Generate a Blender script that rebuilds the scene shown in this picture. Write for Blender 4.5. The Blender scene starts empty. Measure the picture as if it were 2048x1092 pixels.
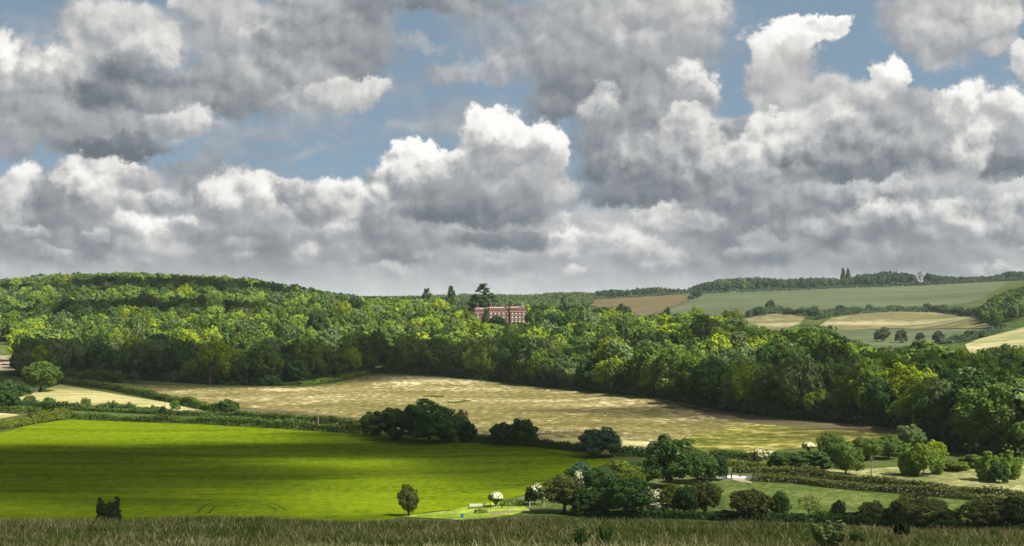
import bpy, math, random
import numpy as np
from mathutils import Vector, geometry
R = math.radians
HAZE = 0.000035
rnd = random.Random(7)
rs = np.random.RandomState(11)
scene = bpy.context.scene
COL = scene.collection

# ------------------------------------------------------------------ camera
F, CX, CY, HOR = 2814.0, 1024.0, 546.0, 600.0      # photo 2048x1092, focal length in photo pixels
PITCH = math.atan((HOR - CY) / F)
cam_d = bpy.data.cameras.new('camera'); cam = bpy.data.objects.new('camera', cam_d); COL.objects.link(cam)
cam_d.sensor_width = 36.0; cam_d.lens = 36.0 * F / 2048.0
cam_d.clip_start = 0.5; cam_d.clip_end = 40000
cam.location = (0, 0, 0); cam.rotation_euler = (math.pi / 2 + PITCH, 0, 0)
scene.camera = cam
cp, sp = math.cos(PITCH), math.sin(PITCH)

def ray(u, v):
    """slopes x/Y and z/Y of the sight line through a photo pixel"""
    a, c = u - CX, -(v - CY)
    y = F * cp - c * sp; z = F * sp + c * cp
    return a / y, z / y

def proj(x, y, z):
    """world point -> photo pixel (numpy ok)"""
    d = y * cp + z * sp; h = -y * sp + z * cp
    return CX + F * x / d, CY - F * h / d

# ------------------------------------------------------------------ terrain
ctl = []
def W(x, y, z): ctl.append((x, y, z))
def G(u, Y, z): sx, _ = ray(u, 700); ctl.append((sx * Y, Y, z))
def P(u, v, Y): sx, sz = ray(u, v); ctl.append((sx * Y, Y, sz * Y))
for x, y, z in [(-60, -20, -1.5), (0, -30, 0.5), (60, -20, -2.5), (0, 0, -1.75), (-50, 10, -3.2), (50, 10, -3.6), (-25, 32, -5.9), (0, 32, -5.8), (25, 32, -6.1)]: W(x, y, z)
for u in (-250, 0, 512, 1024, 1536, 2048, 2300): P(u, 1106, 58)
for u, v in ((-250, 1054), (0, 1049), (500, 1046), (1024, 1049), (1500, 1056), (2048, 1076), (2300, 1084)): P(u, v, 95)
for u in (-250, 0, 700, 1024, 1500, 2048, 2300): G(u, 132, -24.5 if u < 1300 else -25.2); G(u, 180, -33.0); G(u, 225, -37.5)
for u, Y, z in [(-300, 290, -40), (0, 290, -40.3), (700, 290, -40.2), (1100, 285, -39.6), (1500, 290, -39.3), (2048, 290, -38.6), (2350, 290, -38),
                (-300, 400, -41), (0, 400, -41.2), (700, 400, -40.6), (1300, 390, -39), (1600, 360, -38.7), (1950, 372, -37.6), (2300, 400, -36.5),
                (-300, 500, -40), (0, 500, -41), (600, 500, -40.4), (1100, 470, -39),
                (-300, 900, -27), (-300, 700, -37), (300, 850, -30.5), (300, 1000, -18), (250, 1300, 3), (250, 1500, 14), (0, 1300, -1), (0, 1500, 9), (-300, 1300, -4), (-300, 1600, 5),
                (500, 1000, -19), (500, 1300, -1), (500, 1500, 8), (640, 1400, -9), (740, 1300, -12), (700, 1000, -22), (850, 1100, -15.5), (1000, 850, -31), (1000, 1000, -22.5),
                (1000, 1080, -19.4), (1000, 1150, -17.5), (1150, 1100, -19), (1200, 900, -27), (1240, 1000, -20), (1350, 850, -23), (1450, 800, -23), (1650, 650, -26), (1640, 560, -32),
                (1850, 560, -31), (2040, 480, -31.5), (2300, 450, -32), (1450, 1100, -33), (1700, 850, -34), (1900, 850, -34), (2048, 800, -34), (2350, 800, -33),
                (2040, 1200, -9), (2060, 1320, 0), (2350, 1300, 4), (1100, 1900, -5), (900, 2300, -7), (600, 2300, -10), (0, 2300, -5), (250, 1900, 2), (-300, 2300, -6),
                (1370, 2700, 3), (1700, 2700, 12), (2000, 2700, 22), (2350, 2700, 20), (-300, 4500, -20), (600, 4500, -20), (1500, 4500, -15), (2300, 4500, -10),
                (-300, 10000, -60), (1000, 10000, -60), (2300, 10000, -60)]: G(u, Y, z)
for u, v, Y in [(1235, 886, 385), (1450, 825, 481), (1800, 857, 416), (740, 748, 700), (1000, 765, 660), (1180, 785, 590), (450, 775, 650), (590, 772, 655), (200, 765, 670), (0, 745, 720), (0, 690, 880),
                (1765, 682, 1100), (1800, 658, 1300), (1800, 640, 1400), (1800, 625, 1500), (1650, 650, 1350), (1960, 630, 1450), (1560, 645, 1400), (1530, 628, 1500), (1500, 615, 1650), (1800, 610, 1750),
                (1960, 600, 1750), (1300, 625, 1700), (1200, 605, 1900), (1190, 600, 2000), (1370, 588, 2200), (1700, 576, 2350), (2000, 563, 2350), (2350, 558, 2350), (1980, 692, 1000), (2048, 662, 1080)]: P(u, v, Y)
ctl = np.array(ctl)
def warp(x, y):
    return np.stack([np.asarray(x) / (np.asarray(y) + 150.0) * 4.2, np.log(np.asarray(y) + 150.0) * 1.7], -1)
_q = warp(ctl[:, 0], ctl[:, 1]); _n = len(_q)
def _phi(d2): return 0.5 * d2 * np.log(d2 + 1e-9)
_K = _phi(((_q[:, None] - _q[None]) ** 2).sum(-1)) + np.eye(_n) * 0.002
_Pm = np.concatenate([np.ones((_n, 1)), _q], 1)
_A = np.block([[_K, _Pm], [_Pm.T, np.zeros((3, 3))]])
_w = np.linalg.solve(_A, np.concatenate([ctl[:, 2], np.zeros(3)]))
def H(x, y):
    x = np.asarray(x, float); y = np.asarray(y, float)
    sh = np.broadcast(x, y).shape
    q = warp(np.broadcast_to(x, sh).ravel(), np.broadcast_to(y, sh).ravel())
    out = np.empty(len(q))
    for i in range(0, len(q), 20000):
        c = q[i:i + 20000]
        out[i:i + 20000] = _phi(((c[:, None] - _q[None]) ** 2).sum(-1)) @ _w[:_n] + _w[_n] + c @ _w[_n + 1:]
    return out.reshape(sh)
def Hs(x, y): return float(H(np.array([x]), np.array([y]))[0])

def ground(u, v, ymin=150.0, ymax=3200.0):
    """where the sight line through a photo pixel meets the land"""
    sx, sz = ray(u, v)
    Y = np.geomspace(ymin, ymax, 700)
    d = H(sx * Y, Y) - sz * Y
    i = np.where(d > 0)[0]
    k = i[0] if len(i) else int(np.argmax(d))
    if len(i) and k > 0:
        t = d[k - 1] / (d[k - 1] - d[k]); y = Y[k - 1] + t * (Y[k] - Y[k - 1])
    else: y = Y[k]
    return np.array([sx * y, y])
def at(u, Y):
    sx, _ = ray(u, 700); return np.array([sx * Y, Y])

# ------------------------------------------------------------------ helpers
def mesh(name, verts, faces, mat=None, smooth=False, col=None):
    me = bpy.data.meshes.new(name)
    verts = np.asarray(verts, np.float32); faces = np.asarray(faces, np.int32)
    n, k = faces.shape
    me.vertices.add(len(verts)); me.vertices.foreach_set('co', verts.ravel())
    me.loops.add(n * k); me.loops.foreach_set('vertex_index', faces.ravel())
    me.polygons.add(n); me.polygons.foreach_set('loop_start', np.arange(n, dtype=np.int32) * k)
    if smooth: me.polygons.foreach_set('use_smooth', np.ones(n, bool))
    if col is not None:
        a = me.attributes.new('tint', 'FLOAT_COLOR', 'POINT')
        c = np.ones((len(verts), 4), np.float32); c[:, :3] = col
        a.data.foreach_set('color', c.ravel())
    me.update(calc_edges=True)
    if mat: me.materials.append(mat)
    return me
def obj(name, me, parent=None, loc=None, **k):
    o = bpy.data.objects.new(name, me); COL.objects.link(o)
    if parent is not None: o.parent = parent
    if loc is not None: o.location = loc
    for a, b in k.items(): o[a] = b
    return o
def root(name, label, cat, loc, group=None, rz=0.0, scale=(1, 1, 1)):
    o = obj(name, None, None, loc); o.empty_display_size = 0.5
    o['label'] = label; o['category'] = cat
    if group: o['group'] = group
    o.rotation_euler = (0, 0, rz); o.scale = scale
    return o
class MB:
    """collects boxes and tubes into one polygon mesh"""
    def __init__(s): s.v = []; s.f = []
    def box(s, x0, x1, y0, y1, z0, z1):
        b = len(s.v)
        s.v += [(x0, y0, z0), (x1, y0, z0), (x1, y1, z0), (x0, y1, z0), (x0, y0, z1), (x1, y0, z1), (x1, y1, z1), (x0, y1, z1)]
        s.f += [tuple(b + i for i in q) for q in ((0, 3, 2, 1), (4, 5, 6, 7), (0, 1, 5, 4), (1, 2, 6, 5), (2, 3, 7, 6), (3, 0, 4, 7))]
        return s
    def tube(s, pts, rad, n=7):
        b = len(s.v); pts = [Vector(p) for p in pts]
        for i, p in enumerate(pts):
            d = (pts[min(i + 1, len(pts) - 1)] - pts[max(i - 1, 0)]).normalized()
            a = d.orthogonal().normalized(); c = d.cross(a)
            for k in range(n):
                t = 2 * math.pi * k / n
                s.v.append(tuple(p + (a * math.cos(t) + c * math.sin(t)) * rad[i]))
        for i in range(len(pts) - 1):
            for k in range(n):
                s.f.append((b + i * n + k, b + i * n + (k + 1) % n, b + (i + 1) * n + (k + 1) % n, b + (i + 1) * n + k))
        for e in (0, len(pts) - 1):
            c = len(s.v); s.v.append(tuple(pts[e]))
            for k in range(n): s.f.append((b + e * n + k, b + e * n + (k + 1) % n, c, c))
        return s
    def build(s, name, mat):
        me = bpy.data.meshes.new(name)
        me.from_pydata(s.v, [], [tuple(dict.fromkeys(f)) for f in s.f]); me.materials.append(mat); me.update()
        return me

# ------------------------------------------------------------------ materials
def newmat(name):
    m = bpy.data.materials.new(name); m.use_nodes = True
    nt = m.node_tree; nt.nodes.clear()
    out = nt.nodes.new('ShaderNodeOutputMaterial')
    return m, nt, out
def N(nt, t, **k):
    n = nt.nodes.new(t)
    for a, b in k.items():
        if a.startswith('i_'): n.inputs[a[2:].replace('_', ' ')].default_value = b
        else: setattr(n, a, b)
    return n
def ramp(nt, fac, stops):
    r = nt.nodes.new('ShaderNodeValToRGB'); e = r.color_ramp.elements
    while len(e) < len(stops): e.new(0.5)
    for k, (p, c) in enumerate(stops): e[k].position = p; e[k].color = (*c, 1)
    nt.links.new(fac, r.inputs[0]); return r.outputs[0]
def noise(nt, vec, scale, detail=4, rough=0.55, dist=0.0, dims='3D'):
    n = N(nt, 'ShaderNodeTexNoise', noise_dimensions=dims); n.inputs['Scale'].default_value = scale; n.inputs['Detail'].default_value = detail
    n.inputs['Roughness'].default_value = rough; n.inputs['Distortion'].default_value = dist
    nt.links.new(vec, n.inputs['Vector']); return n.outputs['Fac']
def math_(nt, op, a, b=0.0, c=None):
    n = N(nt, 'ShaderNodeMath', operation=op)
    for i, x in enumerate((a, b, c)):
        if x is None: continue
        if isinstance(x, (int, float)): n.inputs[i].default_value = x
        else: nt.links.new(x, n.inputs[i])
    return n.outputs[0]
def mixc(nt, fac, a, b, blend='MIX'):
    n = N(nt, 'ShaderNodeMix', data_type='RGBA', blend_type=blend)
    for s, x in ((n.inputs[0], fac), (n.inputs[6], a), (n.inputs[7], b)):
        if isinstance(x, (int, float)): s.default_value = x
        elif isinstance(x, tuple): s.default_value = (*x, 1) if len(x) == 3 else x
        else: nt.links.new(x, s)
    return n.outputs[2]
def coords(nt, sx=1.0, sy=1.0, rz=0.0):
    g = N(nt, 'ShaderNodeNewGeometry'); m = N(nt, 'ShaderNodeMapping')
    m.inputs['Scale'].default_value = (sx, sy, 1.0); m.inputs['Rotation'].default_value = (0, 0, rz)
    nt.links.new(g.outputs['Position'], m.inputs['Vector']); return m.outputs[0]
def diffuse(nt, out, col, bump=None, strength=0.4, dist=0.3):
    d = N(nt, 'ShaderNodeBsdfDiffuse')
    if isinstance(col, tuple): d.inputs[0].default_value = (*col, 1)
    else: nt.links.new(col, d.inputs[0])
    if bump is not None:
        b = N(nt, 'ShaderNodeBump'); b.inputs['Strength'].default_value = strength; b.inputs['Distance'].default_value = dist
        nt.links.new(bump, b.inputs['Height']); nt.links.new(b.outputs[0], d.inputs['Normal'])
    nt.links.new(d.outputs[0], out.inputs[0])

def leaf_mat(name, use_attr_only=False, transl=0.20):
    """foliage: the object's own colour times the leaf-to-leaf tint of the mesh"""
    m, nt, out = newmat(name)
    a = N(nt, 'ShaderNodeAttribute', attribute_name='tint')
    if use_attr_only: c = a.outputs['Color']
    else:
        oi = N(nt, 'ShaderNodeObjectInfo'); c = mixc(nt, 1.0, oi.outputs['Color'], a.outputs['Color'], 'MULTIPLY')
    d = N(nt, 'ShaderNodeBsdfDiffuse'); t = N(nt, 'ShaderNodeBsdfTranslucent'); mx = N(nt, 'ShaderNodeMixShader')
    mx.inputs[0].default_value = transl
    nt.links.new(c, d.inputs[0])
    tc = mixc(nt, 1.0, c, (1.25, 1.2, 0.5), 'MULTIPLY'); nt.links.new(tc, t.inputs[0])
    nt.links.new(d.outputs[0], mx.inputs[1]); nt.links.new(t.outputs[0], mx.inputs[2]); nt.links.new(mx.outputs[0], out.inputs[0])
    return m
M = {}
M['leaf'] = leaf_mat('leaf'); M['leaf_mass'] = leaf_mat('leaf_mass', True); M['grass_blade'] = leaf_mat('grass_blade', True, 0.3)
def simple(name, col, vary=0.25, scale=3.0):
    m, nt, out = newmat(name); n = noise(nt, coords(nt), scale, 5)
    c = ramp(nt, n, [(0.3, tuple(x * (1 - vary) for x in col)), (0.7, tuple(min(1, x * (1 + vary)) for x in col))])
    diffuse(nt, out, c); return m
M['bark'] = simple('bark', (0.07, 0.055, 0.04), 0.4, 2.0)
M['red_bark'] = simple('red_bark', (0.15, 0.085, 0.06), 0.3, 2.0)
M['blossom'] = simple('blossom', (0.80, 0.78, 0.50), 0.1, 1.0)
M['pole_wood'] = simple('pole_wood', (0.24, 0.21, 0.17), 0.3, 4.0)
M['dark_wood'] = simple('dark_wood', (0.07, 0.055, 0.045), 0.3, 6.0)
M['pale_wood'] = simple('pale_wood', (0.62, 0.58, 0.52), 0.15, 5.0)
M['white_paint'] = simple('white_paint', (0.75, 0.74, 0.70), 0.08, 5.0)
M['blue_plastic'] = simple('blue_plastic', (0.03, 0.20, 0.50), 0.1, 5.0)
M['metal_cap'] = simple('metal_cap', (0.4, 0.42, 0.43), 0.1, 5.0)

def ground_mat(name, stops, scale=0.03, sx=1.0, sy=1.0, fine=0.6, fine_amt=0.35, rz=0.0, bump=0.4, warp_=1.0, spread=(0.33, 0.67)):
    m, nt, out = newmat(name)
    v = coords(nt, sx, sy, rz); g = coords(nt)
    a = noise(nt, v, scale, 8, 0.68, warp_)
    b = noise(nt, coords(nt, 1.0, 0.55, rz), fine, 4, 0.7)
    f = math_(nt, 'ADD', a, math_(nt, 'MULTIPLY', math_(nt, 'SUBTRACT', b, 0.5), fine_amt))
    lo, hi = spread
    c = ramp(nt, f, [(lo + (hi - lo) * p, col) for p, col in stops])
    diffuse(nt, out, c, b, bump, 0.5); return m
M['terrain'] = ground_mat('terrain', [(0, (0.035, 0.055, 0.014)), (0.5, (0.058, 0.080, 0.022)), (1, (0.10, 0.11, 0.04))], 0.02)
M['crop'] = ground_mat('crop', [(0, (0.060, 0.098, 0.003)), (0.45, (0.105, 0.150, 0.004)), (0.7, (0.125, 0.170, 0.004)), (1, (0.165, 0.200, 0.006))], 0.10, 0.16, 1.0, 0.55, 0.9, 0.08, 0.9, 0.6, (0.31, 0.71))
M['stubble'] = ground_mat('stubble', [(0, (0.078, 0.076, 0.024)), (0.42, (0.138, 0.122, 0.044)), (0.66, (0.225, 0.19, 0.082)), (1, (0.54, 0.47, 0.28))], 0.020, 0.6, 1.0, 0.40, 1.0, 0.06, 0.6, 0.4, (0.24, 0.76))
M['pale_meadow'] = ground_mat('pale_meadow', [(0, (0.17, 0.17, 0.055)), (0.5, (0.29, 0.27, 0.11)), (1, (0.46, 0.41, 0.22))], 0.04, 0.4, 1.0, 0.5, 0.4)
M['shrub_meadow'] = ground_mat('shrub_meadow', [(0, (0.11, 0.13, 0.04)), (0.5, (0.20, 0.20, 0.08)), (1, (0.37, 0.34, 0.18))], 0.05, 0.5, 1.0, 0.6, 0.8)
M['soil'] = ground_mat('soil', [(0, (0.070, 0.060, 0.032)), (0.5, (0.10, 0.082, 0.045)), (1, (0.14, 0.115, 0.066))], 0.05, 0.4, 1.0, 0.7, 0.3)
M['pink_soil'] = ground_mat('pink_soil', [(0, (0.18, 0.148, 0.098)), (0.5, (0.27, 0.22, 0.15)), (1, (0.40, 0.325, 0.23))], 0.12, 1, 1, 0.8, 0.5)
M['rough_yellow'] = ground_mat('rough_yellow', [(0, (0.06, 0.075, 0.014)), (0.5, (0.13, 0.13, 0.028)), (1, (0.38, 0.33, 0.11))], 0.10, 0.5, 1.0, 0.4, 0.8)
M['pasture'] = ground_mat('pasture', [(0, (0.040, 0.066, 0.016)), (0.5, (0.068, 0.098, 0.023)), (1, (0.125, 0.140, 0.045))], 0.05, 0.6, 1.0, 0.8, 1.0)
M['verge'] = ground_mat('verge', [(0, (0.10, 0.16, 0.02)), (0.5, (0.20, 0.27, 0.035)), (1, (0.42, 0.42, 0.10))], 0.08, 0.5, 1.0, 0.6, 0.6)
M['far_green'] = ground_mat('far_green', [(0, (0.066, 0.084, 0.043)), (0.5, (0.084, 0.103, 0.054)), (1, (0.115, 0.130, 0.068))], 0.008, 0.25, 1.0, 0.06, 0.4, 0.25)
M['far_brown'] = ground_mat('far_brown', [(0, (0.075, 0.080, 0.036)), (0.5, (0.100, 0.086, 0.040)), (1, (0.14, 0.10, 0.052))], 0.01, 0.3, 1.0, 0.06, 0.4, 0.2)
M['pink_far'] = ground_mat('pink_far', [(0, (0.090, 0.085, 0.042)), (0.5, (0.112, 0.090, 0.048)), (1, (0.145, 0.108, 0.062))], 0.02, 0.4, 1.0, 0.06, 0.5, 0.2)
M['far_stubble'] = ground_mat('far_stubble', [(0, (0.095, 0.095, 0.042)), (0.5, (0.14, 0.128, 0.06)), (1, (0.30, 0.27, 0.15))], 0.012, 0.35, 1.0, 0.08, 0.5, 0.15)
M['far_pale'] = ground_mat('far_pale', [(0, (0.14, 0.17, 0.06)), (0.5, (0.26, 0.25, 0.11)), (1, (0.40, 0.36, 0.21))], 0.02, 0.5, 1.0, 0.1, 0.4)
M['track'] = ground_mat('track', [(0, (0.035, 0.06, 0.006)), (1, (0.06, 0.09, 0.008))], 0.3)
M['asphalt'] = ground_mat('asphalt', [(0, (0.07, 0.07, 0.07)), (1, (0.11, 0.11, 0.11))], 0.5)
M['sunlit_asphalt'] = ground_mat('sunlit_asphalt', [(0, (0.42, 0.41, 0.44)), (1, (0.56, 0.55, 0.58))], 0.5)  # lane asphalt with the brightness of sun on it painted in
M['hill_soil'] = ground_mat('hill_soil', [(0, (0.03, 0.045, 0.012)), (0.5, (0.05, 0.065, 0.02)), (1, (0.085, 0.085, 0.035))], 0.2, 1, 1, 1.6, 0.5)

# ------------------------------------------------------------------ ground sheets
ys = [-60.0]
while ys[-1] < 12000: ys.append(ys[-1] + max(2.0, 0.013 * max(ys[-1], 0)))
ys = np.array(ys); ts = np.linspace(-1, 1, 241)
XX = ts[None] * (0.62 * np.maximum(ys, 0) + 110)[:, None]; YY = np.repeat(ys[:, None], len(ts), 1)
ZZ = H(XX, YY)
nr, nc = XX.shape; idx = np.arange(nr * nc).reshape(nr, nc)
q = np.stack([idx[:-1, :-1], idx[:-1, 1:], idx[1:, 1:], idx[1:, :-1]], -1).reshape(-1, 4)
tv = np.stack([XX, YY, ZZ], -1).reshape(-1, 3)
obj('ground', mesh('ground', tv, q, M['terrain'], True), kind='structure')
# the near hillside, its own soil sheet
fy = np.linspace(-50, 175, 76); fx = np.linspace(-1, 1, 61)
fX = fx[None] * (0.5 * np.maximum(fy, 0) + 70)[:, None]; fY = np.repeat(fy[:, None], 61, 1)
fi = np.arange(fX.size).reshape(fX.shape)
fq = np.stack([fi[:-1, :-1], fi[:-1, 1:], fi[1:, 1:], fi[1:, :-1]], -1).reshape(-1, 4)
obj('hillside', mesh('hillside', np.stack([fX, fY, H(fX, fY) + 0.06], -1).reshape(-1, 3), fq, M['hill_soil'], True), kind='structure')

def densify(p, step):
    out = []
    for i in range(len(p)):
        a, b = p[i], p[(i + 1) % len(p)]; n = max(1, int(np.hypot(*(b - a)) / step))
        for k in range(n): out.append(a + (b - a) * k / n)
    return np.array(out)
def inpoly(x, y, poly):
    x = np.asarray(x, float); y = np.asarray(y, float); c = np.zeros(x.shape, bool); n = len(poly)
    for i in range(n):
        (x1, y1), (x2, y2) = poly[i], poly[i - 1]
        if y1 == y2: continue
        c ^= ((y1 > y) != (y2 > y)) & (x < (x2 - x1) * (y - y1) / (y2 - y1) + x1)
    return c
def sheet(name, pts, mat, lift, step, rough=0.0):
    if lift < .3: lift *= .4
    poly = densify(np.array(pts, float), step)
    if rough: poly = poly + rs.normal(0, rough, poly.shape)
    lo, hi = poly.min(0), poly.max(0)
    gx, gy = np.meshgrid(np.arange(lo[0], hi[0], step), np.arange(lo[1], hi[1], step))
    gx, gy = gx.ravel(), gy.ravel(); k = inpoly(gx, gy, poly)
    vs = [Vector(p) for p in poly] + [Vector((a, b)) for a, b in zip(gx[k], gy[k])]
    n = len(poly)
    r = geometry.delaunay_2d_cdt(vs, [(i, (i + 1) % n) for i in range(n)], [], 1, 1e-4)
    v = np.array([tuple(p) for p in r[0]]); f = np.array([tuple(t) for t in r[2] if len(t) == 3])
    a = v[f]; cr = (a[:, 1, 0] - a[:, 0, 0]) * (a[:, 2, 1] - a[:, 0, 1]) - (a[:, 1, 1] - a[:, 0, 1]) * (a[:, 2, 0] - a[:, 0, 0])
    f[cr < 0] = f[cr < 0][:, ::-1]
    return obj(name, mesh(name, np.c_[v, H(v[:, 0], v[:, 1]) + lift], f, mat, True), kind='structure')
def gp(*pix, ymin=150.0): return [ground(u, v, ymin) for u, v in pix]
green_edge = gp((-160, 905), (0, 866), (60, 850), (140, 838), (400, 847), (715, 867), (960, 884), (1160, 904), (1225, 922), (1160, 948), (1060, 985), (1000, 1004), (930, 1016))
sheet('crop_field', green_edge + [at(860, 262), at(780, 250), at(600, 232), at(300, 215), at(-160, 205)], M['crop'], 0.12, 5)
sheet('tan_field', gp((205, 765), (300, 770), (450, 774), (590, 771), (650, 764), (740, 748), (850, 751), (1000, 764), (1180, 784), (1300, 794), (1450, 824), (1600, 843), (1800, 856), (1905, 868),
      (1800, 884), (1640, 893), (1450, 908), (1300, 906), (1235, 898), (1080, 882), (960, 868), (720, 840), (640, 835), (480, 824), (400, 804), (300, 786), (210, 771)), M['stubble'], 0.10, 6)
sheet('field_margin', gp((455, 812), (640, 828), (725, 836), (740, 846), (640, 838), (480, 826)), M['soil'], 0.22, 4, 0.5)
sheet('soil_margin', gp((1310, 800), (1450, 825), (1600, 843), (1800, 856), (1850, 862), (1760, 864), (1560, 853), (1440, 838), (1380, 818)), M['soil'], 0.22, 4, 0.5)
sheet('rough_margin', gp((1300, 888), (1400, 868), (1500, 848), (1640, 858), (1790, 866), (1880, 872), (1700, 888), (1560, 902), (1440, 910), (1310, 908)), M['rough_yellow'], 0.24, 4, 0.5)
sheet('pale_strip', gp((1090, 880), (1160, 876), (1235, 879), (1300, 884), (1330, 896), (1235, 899), (1160, 892), (1090, 885)), M['pale_meadow'], 0.26, 3, 0.4)
sheet('meadow', gp((20, 800), (60, 788), (120, 769), (190, 781), (330, 804), (440, 826), (340, 826), (200, 816), (90, 809)), M['pale_meadow'], 0.14, 5)
sheet('meadow_strip', gp((-100, 836), (0, 826), (40, 830), (0, 838), (-80, 850)), M['pale_meadow'], 0.14, 4)
sheet('upper_meadow', gp((-200, 700), (-60, 690), (36, 690), (40, 703), (36, 712), (-60, 710), (-200, 716)), M['pasture'], 0.2, 6)
sheet('ploughed_field', gp((-200, 716), (-60, 710), (36, 712), (30, 740), (-60, 746), (-200, 752)), M['pink_soil'], 0.2, 6)
sheet('shrub_meadow', gp((1520, 935), (1600, 938), (1700, 940), (1850, 930), (2048, 925), (2200, 925), (2250, 1004), (2048, 993), (1900, 976), (1750, 960), (1640, 948)), M['shrub_meadow'], 0.14, 4)
sheet('pasture', gp((1420, 960), (1500, 958), (1600, 970), (1720, 985), (1900, 1000), (2048, 1008), (2200, 1010), (2250, 1072), (2048, 1062), (1700, 1046), (1400, 1036), (1020, 1032), (1000, 1008), (1060, 988), (1200, 980)), M['pasture'], 0.12, 4)
sheet('verge', gp((800, 1033), (900, 1022), (930, 1015), (1000, 1003), (1040, 1010), (1060, 1022), (1010, 1034), (920, 1040)), M['verge'], 0.2, 3, 0.25)
sheet('bare_path', gp((975, 1029), (1000, 1025), (1030, 1023), (1010, 1028), (985, 1031)), M['pink_soil'], 0.28, 1.5, 0.2)
sheet('lane', gp((1440, 955), (1500, 951), (1640, 962), (1900, 985), (2150, 1002), (2150, 1007), (1900, 991), (1640, 968), (1500, 958), (1440, 961)), M['asphalt'], 0.16, 2)
sheet('sunlit_lane', gp((1455, 952), (1470, 951.5), (1494, 954), (1490, 958), (1470, 957.5), (1453, 957)), M['sunlit_asphalt'], 0.22, 1.0)  # same asphalt lane, its sunlit stretch painted as a paler colour
sheet('worn_ground', gp((1466, 957), (1480, 957), (1500, 963), (1503, 967), (1485, 965), (1470, 961)), M['pink_soil'], 0.26, 1.0, 0.15)
sheet('worn_ground', gp((1432, 955), (1443, 954), (1443, 957), (1433, 957)), M['pink_soil'], 0.26, 1.0, 0.15)
sheet('ridge_field', gp((1120, 603), (1180, 600), (1370, 588), (1500, 582), (1700, 575.5), (1850, 570), (2010, 563), (2010, 572), (1960, 600), (1900, 614), (1800, 619), (1700, 618), (1560, 622), (1480, 632), (1350, 640), (1250, 630), (1190, 606)), M['far_green'], 0.5, 22)
sheet('ridge_soil', gp((1185, 601), (1370, 589), (1400, 590), (1370, 604), (1330, 622), (1290, 634), (1230, 625), (1150, 606)), M['far_brown'], 0.9, 16, 5.0)
sheet('bare_soil', gp((1262, 618), (1330, 606), (1385, 600), (1372, 606), (1330, 622), (1290, 634), (1240, 626)), M['pink_far'], 1.2, 14, 5.0)
sheet('dome_field', gp((1640, 652), (1660, 638), (1720, 628), (1800, 624), (1900, 626), (1950, 634), (1975, 650), (1985, 658), (1900, 658), (1800, 657), (1700, 660), (1650, 664)), M['far_stubble'], 0.5, 14)
sheet('small_field', gp((1490, 640), (1520, 630), (1570, 628), (1612, 634), (1600, 648), (1560, 662), (1500, 665)), M['far_stubble'], 0.5, 14)
sheet('valley_field', gp((1650, 665), (1700, 660), (1800, 658), (1900, 659), (1985, 660), (1950, 680), (1850, 690), (1750, 700), (1640, 700)), M['far_green'], 0.4, 14)
sheet('pale_field', gp((1930, 690), (1960, 678), (2048, 655), (2150, 640), (2150, 690), (2048, 712), (1950, 715)), M['far_pale'], 0.5, 12)
sheet('verge_bank', gp((560, 776), (600, 768), (660, 762), (740, 744), (900, 748), (1060, 764), (1180, 780), (1300, 791), (1300, 797), (1180, 786), (1060, 770), (900, 755), (742, 750), (662, 768), (590, 776)), M['pasture'], 0.25, 4, 0.6)

def strip(name, pts, wid, mat, lift):
    p = np.array(pts); out = []
    for i in range(len(p) - 1):
        n = max(1, int(np.hypot(*(p[i + 1] - p[i])) / 3))
        out += [p[i] + (p[i + 1] - p[i]) * k / n for k in range(n)]
    p = np.array(out + [p[-1]]); d = np.gradient(p, axis=0); d /= np.linalg.norm(d, axis=1)[:, None] + 1e-9
    nrm = np.stack([-d[:, 1], d[:, 0]], 1)
    a, b = p + nrm * wid / 2, p - nrm * wid / 2
    v = np.concatenate([a, b]); n = len(p)
    f = [(i + n, i + n + 1, i + 1, i) for i in range(n - 1)]
    return obj(name, mesh(name, np.c_[v, H(v[:, 0], v[:, 1]) + lift * .45], f, mat, True), kind='structure')
def smoothpix(pix, k=6):
    """Catmull-Rom through photo pixels, then down onto the land"""
    p = np.array([pix[0]] + list(pix) + [pix[-1]], float); out = []
    for i in range(1, len(p) - 2):
        for t in np.linspace(0, 1, k, endpoint=False):
            a, b, c, d = p[i - 1:i + 3]
            out.append(0.5 * (2 * b + (c - a) * t + (2 * a - 5 * b + 4 * c - d) * t * t + (3 * b - a - 3 * c + d) * t ** 3))
    return [ground(u, v) for u, v in out] + [ground(*pix[-1])]
for pix, w in [([(395, 1027), (405, 1015), (425, 1006), (470, 1003), (520, 1004), (555, 1011), (572, 1022)], 0.55),
               ([(418, 1027), (428, 1016), (445, 1009), (480, 1006), (510, 1007), (538, 1013), (552, 1022)], 0.55),
               ([(-60, 903), (200, 906), (500, 912), (800, 914), (1100, 912)], 0.9), ([(-60, 906), (200, 909), (500, 915), (800, 917)], 0.7),
               ([(-60, 985), (120, 983), (300, 984)], 0.7), ([(-60, 940), (160, 940), (420, 945)], 0.5),
               ([(780, 997), (850, 990), (950, 979), (1050, 968), (1120, 955)], 0.6), ([(800, 1000), (870, 993), (960, 982), (1050, 973)], 0.6),
               ([(700, 949), (900, 948), (1100, 937)], 0.5), ([(860, 922), (1000, 926), (1150, 928)], 0.5), ([(420, 952), (640, 950), (720, 948)], 0.4),
               ([(1040, 898), (1100, 905), (1125, 915), (1110, 922)], 0.5), ([(905, 893), (918, 894)], 2.0)]:
    strip('wheel_track', smoothpix(pix), w, M['track'], 0.2)

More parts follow.
